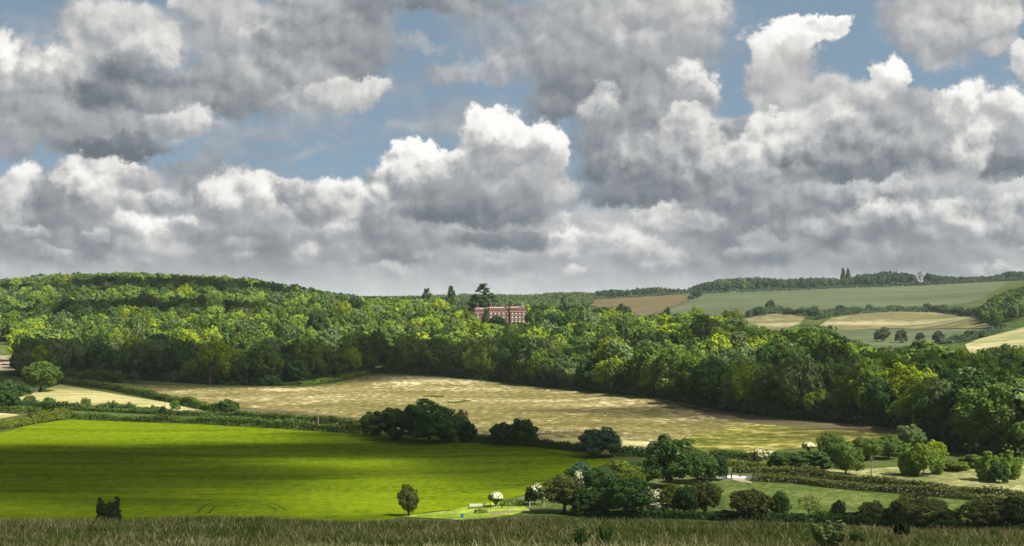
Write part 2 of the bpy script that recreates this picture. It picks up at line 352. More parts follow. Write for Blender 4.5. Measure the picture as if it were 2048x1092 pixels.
# ------------------------------------------------------------------ foliage builders
def leaf_quads(pos, nrm, size, jitter=0.35):
    n = len(pos)
    nrm = nrm / (np.linalg.norm(nrm, axis=1)[:, None] + 1e-9)
    t = rs.normal(size=(n, 3)); t -= (t * nrm).sum(1)[:, None] * nrm; t /= np.linalg.norm(t, axis=1)[:, None] + 1e-9
    b = np.cross(nrm, t)
    s = (size * (1 + rs.uniform(-jitter, jitter, n)))[:, None]
    k = rs.uniform(0.5, 0.9, n)[:, None]
    bend = nrm * s * 0.25
    v = np.stack([pos - t * s - bend, pos - b * s * k, pos + t * s - bend * rs.uniform(-1, 1, n)[:, None], pos + b * s * k], 1).reshape(-1, 3)
    return v, np.arange(n * 4).reshape(-1, 4)
def sph(n):
    d = rs.normal(size=(n, 3)); return d / np.linalg.norm(d, axis=1)[:, None]
def crown_from_lobes(C, RAD, nleaf, size, centre=(0, 0, 0.42), flat=1.0, up=0.12, skip=0.72, sub=0, jit=0.24):
    C = np.array(C, float); RAD = np.array(RAD, float)
    if sub:
        D, Q2 = [C], [RAD * .82]
        for _ in range(sub):
            d = sph(len(C)); d[:, 2] = np.abs(d[:, 2]) * np.where(rs.uniform(size=len(C)) < .75, 1, -1); q = rs.uniform(.30, .55, len(C))
            D.append(C + d * (RAD * rs.uniform(.62, .9, len(C)))[:, None]); Q2.append(RAD * q)
        C = np.concatenate(D); RAD = np.concatenate(Q2); skip = .62
    w = RAD ** 2; w /= w.sum()
    pos, nrm, tint = [], [], []; got = 0
    lt = rs.uniform(0.88, 1.12, len(C))
    while got < nleaf:
        k = rs.choice(len(C), nleaf, p=w); d = sph(nleaf)
        outw = C[k] - np.array(centre); outw /= np.linalg.norm(outw, axis=1)[:, None] + 1e-6
        ok = ((d * outw).sum(1) > rs.uniform(-0.9, 0.3, nleaf)) | (d[:, 2] > 0.55)
        p = C[k] + d * np.array([1, 1, flat]) * (RAD[k] * rs.uniform(0.72, 1.08, nleaf))[:, None]
        dist = np.linalg.norm((p[:, None] - C[None]) / np.array([1, 1, flat]), axis=2) / RAD[None]
        dist[np.arange(nleaf), k] = 9
        ok &= dist.min(1) > skip
        ok &= p[:, 2] > 0.01
        k, d, p = k[ok], d[ok], p[ok]
        pos.append(p); nrm.append(d + rs.normal(0, jit, d.shape) + np.array([0, 0, up])); tint.append(lt[k] * rs.uniform(0.92, 1.08, len(k)))
        got += len(p)
    pos = np.concatenate(pos)[:nleaf]; nrm = np.concatenate(nrm)[:nleaf]; tint = np.concatenate(tint)[:nleaf]
    v, f = leaf_quads(pos, nrm, np.full(nleaf, size))
    warm = rs.uniform(-0.10, 0.10, nleaf)
    col = np.repeat(np.stack([tint * (1 + warm), tint, tint * (1 - warm)], 1), 4, 0)
    return v, f, col
def round_lobes(nl, z0, z1, taper, rr=(0.11, 0.19), seed=0, shape='ball'):
    """lobes spread over a crown of width 1 between heights z0 and z1"""
    r = np.random.RandomState(seed); C, Q = [], []; zc, hz = (z0 + z1) / 2, (z1 - z0) / 2
    off = r.uniform(-0.05, 0.05, 2)
    for i in range(nl):
        t = (i + 0.5) / nl; z = 1 - 2 * t; a = i * 2.39996 + r.uniform(-0.4, 0.4); rad = math.sqrt(max(0, 1 - z * z))
        if shape == 'dome': rad = math.sqrt(max(0, 1 - max(z, -0.2) ** 2))
        k = r.uniform(0.70, 1.0); q = r.uniform(*rr)
        wx = (0.5 - q * 0.85) * rad * k * (1 - taper * max(0, z)); 
        C.append((math.cos(a) * wx + off[0] * z, math.sin(a) * wx + off[1] * z, zc + z * k * (hz - q * 0.8))); Q.append(q)
    for i in range(max(3, nl // 5)):
        C.append(tuple(r.normal(0, 0.12, 2)) + (zc + r.uniform(-0.4, 0.5) * hz,)); Q.append(r.uniform(*rr) * 1.15)
    return C, Q
def trunk_mesh(name, h, r, limbs, seed, mat, spread=0.25):
    q = random.Random(seed); mb = MB()
    bx, by = q.uniform(-.03, .03), q.uniform(-.03, .03)
    mb.tube([(0, 0, -0.03), (bx * .3, by * .3, h * .35), (bx, by, h * .75), (bx * 1.5, by * 1.5, h * 1.25)], [r * 1.35, r, r * .8, r * .35], 7)
    for i in range(limbs):
        a = i * 2.4 + q.uniform(-.4, .4); z = h * q.uniform(.55, .95); s = spread * q.uniform(.7, 1.2)
        mb.tube([(bx * .6, by * .6, z), (math.cos(a) * s * .5, math.sin(a) * s * .5, z + .12), (math.cos(a) * s, math.sin(a) * s, z + q.uniform(.2, .35))], [r * .55, r * .38, r * .15], 5)
    return mb.build(name, mat)
PRO = {}
def proto(key, C, Q, nleaf, size, trunk=(0.3, 0.022, 4), mat='leaf', bark='bark', flat=1.0, blossom=None, **k):
    v, f, c = crown_from_lobes(C, Q, nleaf, size, flat=flat, **k)
    cm = mesh('crown_' + key, v, f, M[mat], False, c)
    tm = trunk_mesh('trunk_' + key, trunk[0], trunk[1], trunk[2], len(key) + nleaf, M[bark]) if trunk else None
    PRO[key] = (cm, tm)
    if blossom:
        n, test = blossom
        bv, bf, bc = crown_from_lobes(C, np.array(Q) * 1.06, n * 5, size * 0.9, flat=flat)
        ctr = bv.reshape(-1, 4, 3).mean(1); w = np.array([test(*p) for p in ctr]); sel = np.argsort(-(w + rs.uniform(0, 0.25, len(w))))[:n]
        bv = bv.reshape(-1, 4, 3)[sel].reshape(-1, 3)
        PRO[key] = (cm, tm, mesh('blossom_' + key, bv, np.arange(len(bv)).reshape(-1, 4), M['blossom']))
# wood trees: seven shapes, fine and medium
for i in range(7):
    z0 = (0.06, 0.12, 0.04, 0.1, 0.14, 0.05, 0.03)[i]; nl = (24, 30, 20, 34, 26, 22, 38)[i]; tp = (0.1, 0.3, 0.0, 0.2, 0.45, 0.1, 0.25)[i]
    rr = ((.11, .22), (.09, .19), (.12, .25), (.09, .18), (.10, .20), (.12, .23), (.08, .17))[i]
    C, Q = round_lobes(nl, z0, 1.0, tp, rr, 40 + i)
    proto('near%d' % i, C, Q, 7500, 0.0195, (0.34, 0.02, 5), sub=5)
    proto('mid%d' % i, C, Q, 3000, 0.029, (0.34, 0.02, 4), sub=2, jit=.16)
for i in range(4):
    C, Q = round_lobes((16, 22, 18, 26)[i], 0.02, 1.0, (0.0, 0.2, 0.35, 0.1)[i], ((.15, .24), (.12, .2), (.13, .2), (.1, .17))[i], 70 + i, 'dome')
    proto('bush%d' % i, C, Q, 6200, 0.028, (0.2, 0.02, 4), sub=5)
    proto('smallbush%d' % i, C, Q, 1300, 0.048, (0.2, 0.02, 3), sub=3)
C, Q = round_lobes(20, 0.02, 1.0, 0.1, (.12, .2), 81, 'dome'); proto('bloom_corner', C, Q, 4600, 0.026, (0.2, 0.02, 4), sub=5, blossom=(420, lambda x, y, z: (x * .9 - y * .4 + z * 1.1)))
C, Q = round_lobes(22, 0.05, 1.0, 0.1, (.11, .18), 82); proto('bloom_all', C, Q, 3600, 0.027, (0.2, 0.02, 4), sub=5, blossom=(800, lambda x, y, z: rnd.random() * 1.2 - y * .7 + z * .4))
C, Q = round_lobes(18, 0.34, 1.0, -0.1, (.14, .2), 83); C = [(x, y, z) for x, y, z in C] + [(0.05, 0, .22), (0, 0, .33), (0.04, .03, .42)]; Q = list(Q) + [.10, .13, .15]
proto('bloom_top', C, Q, 1800, 0.036, (0.3, 0.03, 4), blossom=(900, lambda x, y, z: z * 1.2 + x * .5 - y * .5))
C, Q = round_lobes(24, 0.15, 1.0, 0.1, (.11, .20), 84); proto('thorn0', C, Q, 5200, 0.025, (0.34, 0.035, 6), sub=6)
C, Q = round_lobes(28, 0.10, 1.0, 0.0, (.10, .19), 85); proto('thorn1', C, Q, 5200, 0.025, (0.34, 0.03, 6), sub=6)
C, Q = round_lobes(19, 0.02, 1.0, .18, (.12, .26), 88); proto('column', C, Q, 4200, 0.028, (0.3, 0.04, 4), sub=6)
C, Q = round_lobes(34, 0.03, 1.0, 0.72, (.11, .21), 87); proto('upright', C, Q, 4200, 0.027, (0.4, 0.03, 4), sub=6)
C = []; Q = []
for s_ in (-1, 1, .15):
    for z in np.linspace(.05, .95 if abs(s_) == 1 else .66, 16): C.append((s_ * (.12 + .22 * z) + rnd.uniform(-.05, .05), rnd.uniform(-.09, .09), z * (1 if s_ > 0 else .96))); Q.append(.30 * (1 - .78 * z ** .8) * rnd.uniform(.75, 1.15))
for _ in range(14): C.append((rnd.uniform(-.36, .36), rnd.uniform(-.2, .2), rnd.uniform(.05, .45))); Q.append(rnd.uniform(.08, .16))
proto('prong', C, Q, 3600, 0.045, (0.2, 0.03, 3), sub=4)
# wispy shrubs: upright sprays
C = []; Q = []
for k in range(12):
    a = k * 2.4; s = .12 + .28 * rnd.random(); h = rnd.uniform(.6, .95)
    for t in np.linspace(.15, 1, 7): C.append((math.cos(a) * s * t, math.sin(a) * s * t, h * t)); Q.append(.085 * (1.3 - .6 * t))
proto('spray', C, Q, 3400, 0.036, (0.3, 0.015, 6), skip=0.4)
C = []; Q = []
for k in range(10):
    a = k * 2.4; r_ = (.06, .2, .3)[k % 3] * rnd.uniform(.8, 1.1); h = rnd.uniform(.62, 1.0) * (1 if k % 3 < 2 else .82)
    for t in np.linspace(.04, .97, 8):
        C.append((math.cos(a) * r_ * (.6 + .5 * t), math.sin(a) * r_ * (.6 + .5 * t), h * t)); Q.append(.155 * (1 - abs(t - .42)) ** .9)
proto('willow', C, Q, 5600, 0.025, (0.3, 0.02, 6), sub=3)
C = []; Q = []
for z in np.linspace(.06, .97, 22):
    w = .42 * (1 - z) ** .8 + .02
    for k in range(max(1, int(8 * (1 - z)) + 1)):
        a = rnd.uniform(0, 6.28); C.append((math.cos(a) * w * .75, math.sin(a) * w * .75, z)); Q.append(.05 + .09 * (1 - z))
proto('conifer', C, Q, 3600, 0.038, (0.5, 0.02, 0), flat=0.6)
C = []; Q = []
for lay, (z, w) in enumerate([(.14, .38), (.26, .45), (.36, .48), (.46, .48), (.55, .45), (.63, .41), (.70, .33), (.79, .22), (.87, .20), (.95, .11)]):
    for k in range(14 if lay < 6 else 8):
        a = rnd.uniform(0, 6.28); s = w * math.sqrt(rnd.uniform(.15, 1)); C.append((math.cos(a) * s * .85, math.sin(a) * s * .85, z + rnd.uniform(-.03, .03))); Q.append(rnd.uniform(.07, .12) if lay < 6 else rnd.uniform(.05, .08))
proto('cedar', C, Q, 9000, 0.026, (0.75, 0.03, 0), flat=0.42, up=0.6, skip=0.5)
C = []; Q = []
for z, w in [(.45, .3), (.58, .42), (.70, .36), (.82, .34), (.93, .2)]:
    for k in range(6):
        a = rnd.uniform(0, 6.28); s = w * math.sqrt(rnd.uniform(.1, 1)); C.append((math.cos(a) * s, math.sin(a) * s, z + rnd.uniform(-.04, .04))); Q.append(rnd.uniform(.08, .13))
proto('pine', C, Q, 2000, 0.042, (0.7, 0.03, 0), flat=0.5)
C = [(rnd.uniform(-.08, .08), rnd.uniform(-.08, .08), z) for z in np.linspace(.06, .95, 26)]; Q = [.42 * (1 - abs(z - .38)) ** .9 for _, _, z in C]; proto('cypress', C, Q, 1400, 0.06, (0.1, 0.03, 0))
C, Q = round_lobes(16, 0.3, 1.0, 0.2, (.1, .16), 90); proto('bare', C, Q, 420, 0.028, (0.45, 0.022, 9))
# low-detail crowns for the woods that read as one mass
LOD = []
for i in range(8):
    C, Q = round_lobes((16, 20, 14, 24, 18, 15, 22, 12)[i], (.03, .06, .02, .06, .08, .02, .05, .02)[i], 1.0, (.1, .3, 0, .2, .4, .1, .25, 0)[i], (.12, .23), 140 + i)
    LOD.append(crown_from_lobes(C, Q, 760, 0.050, sub=1, jit=.14))

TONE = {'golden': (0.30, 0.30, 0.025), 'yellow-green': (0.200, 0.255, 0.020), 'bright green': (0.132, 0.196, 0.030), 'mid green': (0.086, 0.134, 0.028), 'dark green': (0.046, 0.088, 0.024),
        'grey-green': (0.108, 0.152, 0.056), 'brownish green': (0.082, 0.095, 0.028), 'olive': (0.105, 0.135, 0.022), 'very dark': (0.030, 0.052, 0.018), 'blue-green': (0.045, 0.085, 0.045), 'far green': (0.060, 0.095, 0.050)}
def place(kind, key, label, cat, xy, w, h, tone, group=None, rz=None, dz=0.0, tint=1.0):
    """one tree or bush of height h and width w: an Empty with a trunk and a crown"""
    z = Hs(xy[0], xy[1]) + dz
    e = root(kind, label, cat, (xy[0], xy[1], z), group, rnd.uniform(0, 6.28) if rz is None else rz, (w, w, h))
    ms = PRO[key]; c = TONE[tone]; k = tint * rnd.uniform(0.9, 1.1)
    o = obj('crown', ms[0], e); o.color = (c[0] * k, c[1] * k, c[2] * k, 1)
    if ms[1]: obj('trunk', ms[1], e)
    if len(ms) > 2: obj('blossom', ms[2], e)
    return e
ORD = 'first second third fourth fifth sixth seventh eighth ninth tenth eleventh twelfth thirteenth fourteenth fifteenth sixteenth seventeenth eighteenth nineteenth twentieth'.split()
def ordinal(i):
    if i < 20: return ORD[i]
    t = {2: 'twenty', 3: 'thirty', 4: 'forty', 5: 'fifty'}[(i + 1) // 10]
    return t + ('-' + ORD[(i + 1) % 10 - 1] if (i + 1) % 10 else '')

# ------------------------------------------------------------------ single trees and bushes: u, v of the foot, v of the top, width in photo pixels
def plant(kind, key, tone, u, vb, vt, wpx, label, cat='bush', group=None, ymin=150.0, Y=None, rz=None, tint=1.0):
    p = at(u, Y) if Y else ground(u, vb, ymin)
    z = Hs(*p); d = p[1]
    _, sz = ray(u, vt); h = max(0.4, sz * d - z)
    return place(kind, key, label, cat, p, wpx * d / F, h, tone, group, rz, tint=tint)
T, B = 'tree', 'bush'
near_list = [
 # near hillside
 ('gorse_bush', 'prong', 'very dark', 217, 1045, 993, 50, 'black-green bush with two upright prongs in the foreground grass', B, 30, 0.0),
 ('scrub_bush', 'spray', 'dark green', 1163, 1102, 1052, 44, 'dark leafy bush at the bottom edge, nearer the white rail', B, 30, None),
 ('scrub_bush', 'spray', 'dark green', 1213, 1100, 1049, 42, 'dark leafy bush at the bottom edge, right one of the pair', B, 30, None),
 ('elder_shrub', 'spray', 'grey-green', 1655, 1104, 1038, 96, 'large sprawling pale-leaved shrub in the foreground grass', B, 30, None),
 ('elder_shrub', 'smallbush1', 'dark green', 1716, 1092, 1062, 40, 'low dark shrub in the grass beside the sprawling pale shrub', B, 30, None),
 ('scrub_bush', 'bush2', 'very dark', 1803, 1080, 1040, 30, 'small dark foreground bush below the biggest brown-green thorn', B, 30, None),
 ('scrub_bush', 'smallbush2', 'dark green', 1990, 1080, 1058, 26, 'small low bush in foreground grass at far right', B, 30, None),
 # foot of the green field
 ('columnar_bush', 'column', 'brownish green', 817, 1032, 968, 40, 'lone tall columnar brownish bush at the green field edge', B, 200, None),
 ('hawthorn_bush', 'bloom_top', 'dark green', 991, 1014, 984, 30, 'small white-flowering mushroom-shaped hawthorn beside the pale rail', B, 200, 0.0),
 ('hawthorn_bush', 'bloom_corner', 'very dark', 1070, 1010, 966, 42, 'dark round bush with white blossom on its upper corner', B, 200, 0.0),
 ('hawthorn_tree', 'thorn0', 'brownish green', 1128, 1026, 949, 78, 'brown-green thorn tree with a clear short trunk, first of the row', T, 200, None),
 ('hawthorn_tree', 'bush1', 'dark green', 1172, 1030, 975, 54, 'dark low thorn bush between the first two trunks of the row', B, 200, None),
 ('hawthorn_tree', 'thorn1', 'brownish green', 1204, 1031, 984, 46, 'small thin-crowned thorn just left of the big dark one', T, 200, None),
 ('hawthorn_tree', 'thorn1', 'dark green', 1255, 1035, 950, 88, 'biggest dark green round-crowned thorn tree in the row', T, 200, None),
 ('hawthorn_bush', 'bloom_all', 'brownish green', 1313, 1031, 977, 54, 'hawthorn covered in creamy blossom in the middle of the row', B, 200, 0.0),
 ('hawthorn_tree', 'thorn0', 'olive', 1347, 1032, 966, 44, 'olive-yellow thorn just right of the blossoming hawthorn', T, 200, None),
 ('hawthorn_tree', 'thorn1', 'dark green', 1377, 1034, 968, 46, 'narrow dark thorn between olive-yellow and wide brown crowns', T, 200, None),
 ('hawthorn_tree', 'thorn0', 'brownish green', 1408, 1032, 961, 64, 'wide brown-topped thorn ending the left half of the row', T, 200, None),
 ('hawthorn_bush', 'thorn1', 'brownish green', 1500, 1041, 976, 72, 'round brown-green hawthorn standing apart in the pasture gap', B, 200, None),
 ('elder_bush', 'smallbush3', 'very dark', 1450, 1040, 1020, 50, 'low dark scrub left of the round hawthorn in the gap', B, 200, None),
 ('thorn_tree', 'upright', 'dark green', 1560, 1041, 979, 40, 'slim upright dark green thorn right of the round hawthorn', T, 200, None),
 ('thorn_tree', 'bush2', 'very dark', 1592, 1042, 1026, 30, 'tiny dark bush at the foot of the slim upright thorn', B, 200, None),
 ('thorn_tree', 'bare', 'brownish green', 1618, 1042, 988, 40, 'thin half-bare thorn with visible branches by the pasture', T, 200, None),
 ('elder_bush', 'smallbush0', 'olive', 1644, 1043, 1018, 34, 'low olive bush beside the half-bare thorn', B, 200, None),
 ('thorn_tree', 'upright', 'very dark', 1677, 1044, 997, 30, 'small black-green upright bush alone before the pasture', B, 200, None),
 ('elder_bush', 'bush1', 'very dark', 1704, 1047, 1024, 50, 'low spreading dark bush right of the small upright bush', B, 200, None),
 ('thorn_tree', 'bush0', 'brownish green', 1744, 1049, 1002, 46, 'mid-sized brown-green bush left of the biggest brown thorn', B, 200, None),
 ('elder_bush', 'bush3', 'dark green', 1786, 1050, 1012, 50, 'dark bush touching the left side of the biggest brown thorn', B, 200, None),
 ('thorn_tree', 'near2', 'brownish green', 1835, 1053, 984, 100, 'biggest brown-green thorn tree of the lower right hedgerow', T, 200, None),
 ('elder_bush', 'bush0', 'very dark', 1897, 1057, 1018, 42, 'dark rounded bush between the two largest lower right thorns', B, 200, None),
 ('thorn_tree', 'near1', 'brownish green', 1972, 1060, 992, 96, 'broad brown thorn tree near the lower right corner', T, 200, None),
 ('thorn_tree', 'thorn0', 'very dark', 2032, 1064, 992, 66, 'very dark thorn tree in the lower right corner', T, 200, None),
 # between the row and the lane
 ('ash_tree', 'upright', 'blue-green', 1160, 985, 920, 52, 'dark feathery tree with spiky top above the thorn row', T, 200, None),
 ('hawthorn_bush', 'bloom_all', 'dark green', 1158, 990, 940, 22, 'small white-blossomed bush in front of the feathery tree', B, 200, 0.0),
 ('field_maple', 'near0', 'dark green', 1205, 990, 932, 62, 'dark rounded tree between feathery tree and olive tree', T, 200, None),
 ('field_maple', 'near3', 'olive', 1245, 985, 918, 66, 'olive rounded tree close left of the big dark oak', T, 200, None),
 ('field_maple', 'near4', 'dark green', 1288, 978, 918, 60, 'dark tree tucked against the left flank of the big oak', T, 200, None),
 ('oak_tree', 'near6', 'dark green', 1342, 976, 864, 100, 'big dark oak, tallest tree before the tan field', T, 200, None),
 ('field_maple', 'near5', 'dark green', 1396, 966, 896, 72, 'dark rounded tree on the right flank of the big oak', T, 200, None),
 ('field_maple', 'bush1', 'very dark', 1432, 961, 904, 42, 'darkest bush left of the pale lane opening', B, 200, None),
 # hedgerow across the valley
 ('holly_bush', 'bush0', 'blue-green', 1200, 914, 856, 74, 'lone dome-shaped dark bush on the low field hedge', B, 200, None),
 ('hedgerow_tree', 'bush1', 'dark green', 1045, 890, 837, 62, 'rounded dark hedgerow tree left of the dome-shaped bush', T, 200, None),
 ('hedgerow_tree', 'bush3', 'dark green', 1003, 889, 843, 54, 'lower dark hedgerow tree touching the rounded one', T, 200, None),
 ('hedgerow_tree', 'bush0', 'dark green', 858, 885, 801, 118, 'tallest humped dark tree of the central hedgerow clump', T, 200, None),
 ('hedgerow_tree', 'bush3', 'dark green', 796, 879, 813, 104, 'dark tree forming the clump shoulder nearest the leaning pole', T, 200, None),
 ('hedgerow_tree', 'bush1', 'mid green', 750, 872, 824, 60, 'lighter green bush at the clump end nearest the pole', B, 200, None),
 ('hedgerow_tree', 'upright', 'olive', 921, 880, 816, 34, 'slim spiky-topped light green tree rising from the central clump', T, 200, None),
 ('hedgerow_tree', 'bush0', 'dark green', 903, 884, 832, 56, 'dark tree below the slim spiky-topped one', T, 200, None),
 ('hedgerow_tree', 'bush2', 'very dark', 936, 885, 840, 36, 'darkest small bush ending the central hedgerow clump', B, 200, None),
 ('round_bush', 'bush0', 'dark green', 457, 828, 799, 46, 'round dark bush at the lower end of the diagonal hedge', B, 200, None),
 # left valley side
 ('oak_tree', 'near3', 'mid green', 82, 783, 721, 84, 'broad lone oak beside the white gate and meadow', T, 200, None),
 ('holly_bush', 'bush0', 'dark green', 8, 800, 760, 48, 'tall dark bush cut by the left picture edge', B, 200, None),
 ('holly_bush', 'bush1', 'dark green', 40, 791, 764, 40, 'dark bush between the edge bush and the white gate', B, 200, None),
 ('holly_bush', 'bush2', 'dark green', 16, 816, 782, 44, 'nearest of the dark bushes at the left picture edge', B, 200, None),
 ('thorn_bush', 'smallbush1', 'brownish green', 60, 811, 790, 30, 'brownish thin bush on the pale meadow lower edge', B, 200, None),
 ('thorn_bush', 'smallbush2', 'mid green', 97, 811, 793, 28, 'green meadow bush just right of the brownish thin one', B, 200, None),
 ('thorn_bush', 'smallbush0', 'mid green', 172, 813, 795, 20, 'small round bush alone in the pale meadow middle', B, 200, None),
 ('thorn_bush', 'spray', 'mid green', 223, 816, 800, 24, 'wispy bush on the pale meadow, second beyond the round one', B, 200, None),
 ('thorn_bush', 'smallbush0', 'mid green', 259, 817, 803, 12, 'tiny bush on the pale meadow right of the wispy one', B, 200, None),
 ('thorn_bush', 'smallbush3', 'mid green', 305, 821, 809, 9, 'tiniest bush on the pale meadow near the thin pole', B, 200, None),
 ('thorn_bush', 'smallbush1', 'mid green', 350, 823, 799, 22, 'bush against the diagonal hedge right of the thin pole', B, 200, None),
 ('thorn_bush', 'smallbush2', 'very dark', 326, 831, 812, 18, 'pointed dark bush at the foot of the thin pole', B, 200, None),
 ('clipped_bush', 'bush0', 'olive', 172, 762, 739, 44, 'widest clipped round bush under the dark wood edge', B, 200, None),
 ('clipped_bush', 'bush3', 'olive', 203, 763, 738, 38, 'clipped round bush touching the widest clipped one', B, 200, None),
 ('clipped_bush', 'bush1', 'olive', 233, 764, 741, 42, 'third clipped round bush under the dark wood edge', B, 200, None),
 ('clipped_bush', 'smallbush3', 'mid green', 269, 765, 740, 20, 'small upright bush standing apart from the clipped bushes', B, 200, None),
 ('thorn_bush', 'smallbush0', 'brownish green', 131, 757, 744, 20, 'small brown bush between broad oak and clipped bushes', B, 200, None),
 # shrubs right of the lane
 ('hazel_tree', 'near2', 'mid green', 1692, 950, 878, 64, 'rounded tree on pale meadow nearest the lane pole', T, 200, None),
 ('hazel_tree', 'near0', 'mid green', 1664, 922, 863, 52, 'tree behind the pole-side one at the rough yellow field', T, 200, None),
 ('hazel_tree', 'near5', 'mid green', 1735, 920, 872, 56, 'low rounded tree behind the lane pole', T, 200, None),
 ('hazel_tree', 'near1', 'mid green', 1778, 918, 866, 56, 'rounded tree behind and right of the lane pole', T, 200, None),
 ('hazel_tree', 'near4', 'grey-green', 1822, 912, 846, 54, 'tallest grey-green tree beyond the meadow willows', T, 200, None),
 ('willow_shrub', 'willow', 'bright green', 1816, 951, 886, 60, 'left one of three bright willows clumped on pale meadow', T, 200, None),
 ('willow_shrub', 'near3', 'bright green', 1846, 953, 884, 52, 'middle one of three bright willows clumped on pale meadow', T, 200, None),
 ('willow_shrub', 'willow', 'bright green', 1872, 949, 890, 36, 'right one of three bright willows clumped on pale meadow', T, 200, None),
 ('hazel_tree', 'near6', 'yellow-green', 1872, 925, 878, 44, 'yellow-green tree behind the three clumped willows', T, 200, None),
 ('gorse_bush', 'bush0', 'olive', 1905, 941, 920, 54, 'low olive mound between the two willow clumps', B, 200, None),
 ('gorse_bush', 'bush1', 'mid green', 1945, 936, 908, 50, 'low green bush below the tall wood, right of olive mound', B, 200, None),
 ('willow_shrub', 'willow', 'bright green', 1978, 962, 902, 62, 'left one of the windblown willow pair at right edge', T, 200, None),
 ('willow_shrub', 'willow', 'bright green', 2018, 958, 900, 52, 'right one of the windblown willow pair at right edge', T, 200, None),
 ('willow_shrub', 'bush2', 'dark green', 1998, 966, 925, 34, 'dark low bush between the windblown willow pair', B, 200, None),
 ('thorn_thicket', 'bush1', 'dark green', 1572, 938, 904, 62, 'dark thicket bush right of the cream blossom by the lane', B, 200, None),
 ('thorn_thicket', 'bush3', 'dark green', 1622, 940, 900, 74, 'widest dark thicket bush between cream blossom and pole-side tree', B, 200, None),
 ('hawthorn_bush', 'bloom_all', 'olive', 1521, 922, 897, 30, 'cream-blossomed hawthorn above the lane, taller of the two', B, 200, 0.0),
 ('hawthorn_bush', 'bloom_all', 'olive', 1543, 918, 900, 24, 'cream-blossomed hawthorn above the lane, smaller of the two', B, 200, 0.0),
 ('hawthorn_bush', 'bloom_top', 'olive', 1616, 905, 884, 26, 'white-topped hawthorn behind the dark thicket', B, 200, 0.0),
]
for kind, key, tone, u, vb, vt, wp, lab, cat, ym, rz in near_list:
    plant(kind, key, tone, u, vb, vt, wp * (1.30 if vb > 860 and ym > 100 and wp > 30 and u > 1100 else 1.12), lab, cat, ymin=ym, rz=rz, tint=1.1)

# around the mansion and far away: given distances
far_list = [
 ('cedar_tree', 'cedar', 'dark green', 967, 567, 70, 1135, 'tall dark cedar with layered boughs behind the brick mansion', T, 1.0),
 ('pine_tree', 'pine', 'dark green', 902, 573, 20, 1190, 'thin dark pine left of the layered cedar, nearer one', T, 1.0),
 ('pine_tree', 'pine', 'dark green', 853, 578, 22, 1230, 'thin dark pine on the skyline, farther from the cedar', T, 1.0),
 ('fir_tree', 'conifer', 'dark green', 971, 613, 22, 1062, 'dark conical fir in front of the mansion wing', T, 1.0),
 ('yew_bush', 'bush0', 'very dark', 996, 631, 36, 1058, 'black-green domed yew before the mansion front', B, 1.4),
 ('laburnum_bush', 'smallbush1', 'golden', 1030, 643, 18, 1057, 'small golden bush at the foot of the mansion', B, 0.8),
 ('fir_tree', 'conifer', 'dark green', 1012, 598, 12, 1150, 'slim dark fir behind the mansion chimneys', T, 1.0),
 ('fir_tree', 'conifer', 'dark green', 1127, 589, 28, 1120, 'dark broad fir on the skyline right of the mansion', T, 1.0),
 ('garden_tree', 'near1', 'bright green', 952, 634, 24, 1050, 'bright green tree overlapping the left end of the mansion', T, 1.1),
 ('garden_tree', 'bush2', 'mid green', 1014, 645, 22, 1052, 'mid green low tree right of the domed yew by the mansion', T, 1.0),
 ('garden_tree', 'near3', 'mid green', 1040, 645, 24, 1054, 'mid green low tree under the right half of the mansion', T, 1.0),
 ('garden_tree', 'near5', 'yellow-green', 978, 646, 26, 1046, 'yellow-green low tree below the fir and the yew', T, 1.0),
 ('garden_tree', 'near2', 'dark green', 1062, 622, 30, 1075, 'dark tree against the right end of the mansion', T, 1.0),
 ('garden_tree', 'near4', 'mid green', 940, 622, 26, 1075, 'mid green tree just left of the mansion wing', T, 1.1),
 ('beech_tree', 'near0', 'dark green', 1246, 607, 40, 1010, 'dark domed beech against the brown ridge soil', T, 1.0),
 ('beech_tree', 'near2', 'dark green', 1332, 614, 34, 930, 'dark domed beech right of the brown ridge soil', T, 1.0),
 ('beech_tree', 'near4', 'yellow-green', 1393, 612, 42, 850, 'yellow-green pointed tree against the grey-green ridge field', T, 1.0),
 ('beech_tree', 'near5', 'olive', 1462, 617, 60, 800, 'broad olive tree against the grey-green ridge field', T, 1.0),
 ('cypress_tree', 'cypress', 'blue-green', 1687, 540, 13, 2380, 'left one of two tall cypresses on the far ridge', T, 0.8),
 ('cypress_tree', 'cypress', 'blue-green', 1697, 541, 12, 2383, 'right one of two tall cypresses on the far ridge', T, 0.8),
 ('bare_tree', 'bare', 'brownish green', 1841, 541, 16, 2390, 'thin half-bare tree in the gap on the far ridge', T, 1.0),
]
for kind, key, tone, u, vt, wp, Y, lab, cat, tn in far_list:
    plant(kind, key, tone, u, 0, vt, wp, lab, cat, Y=Y, tint=tn)
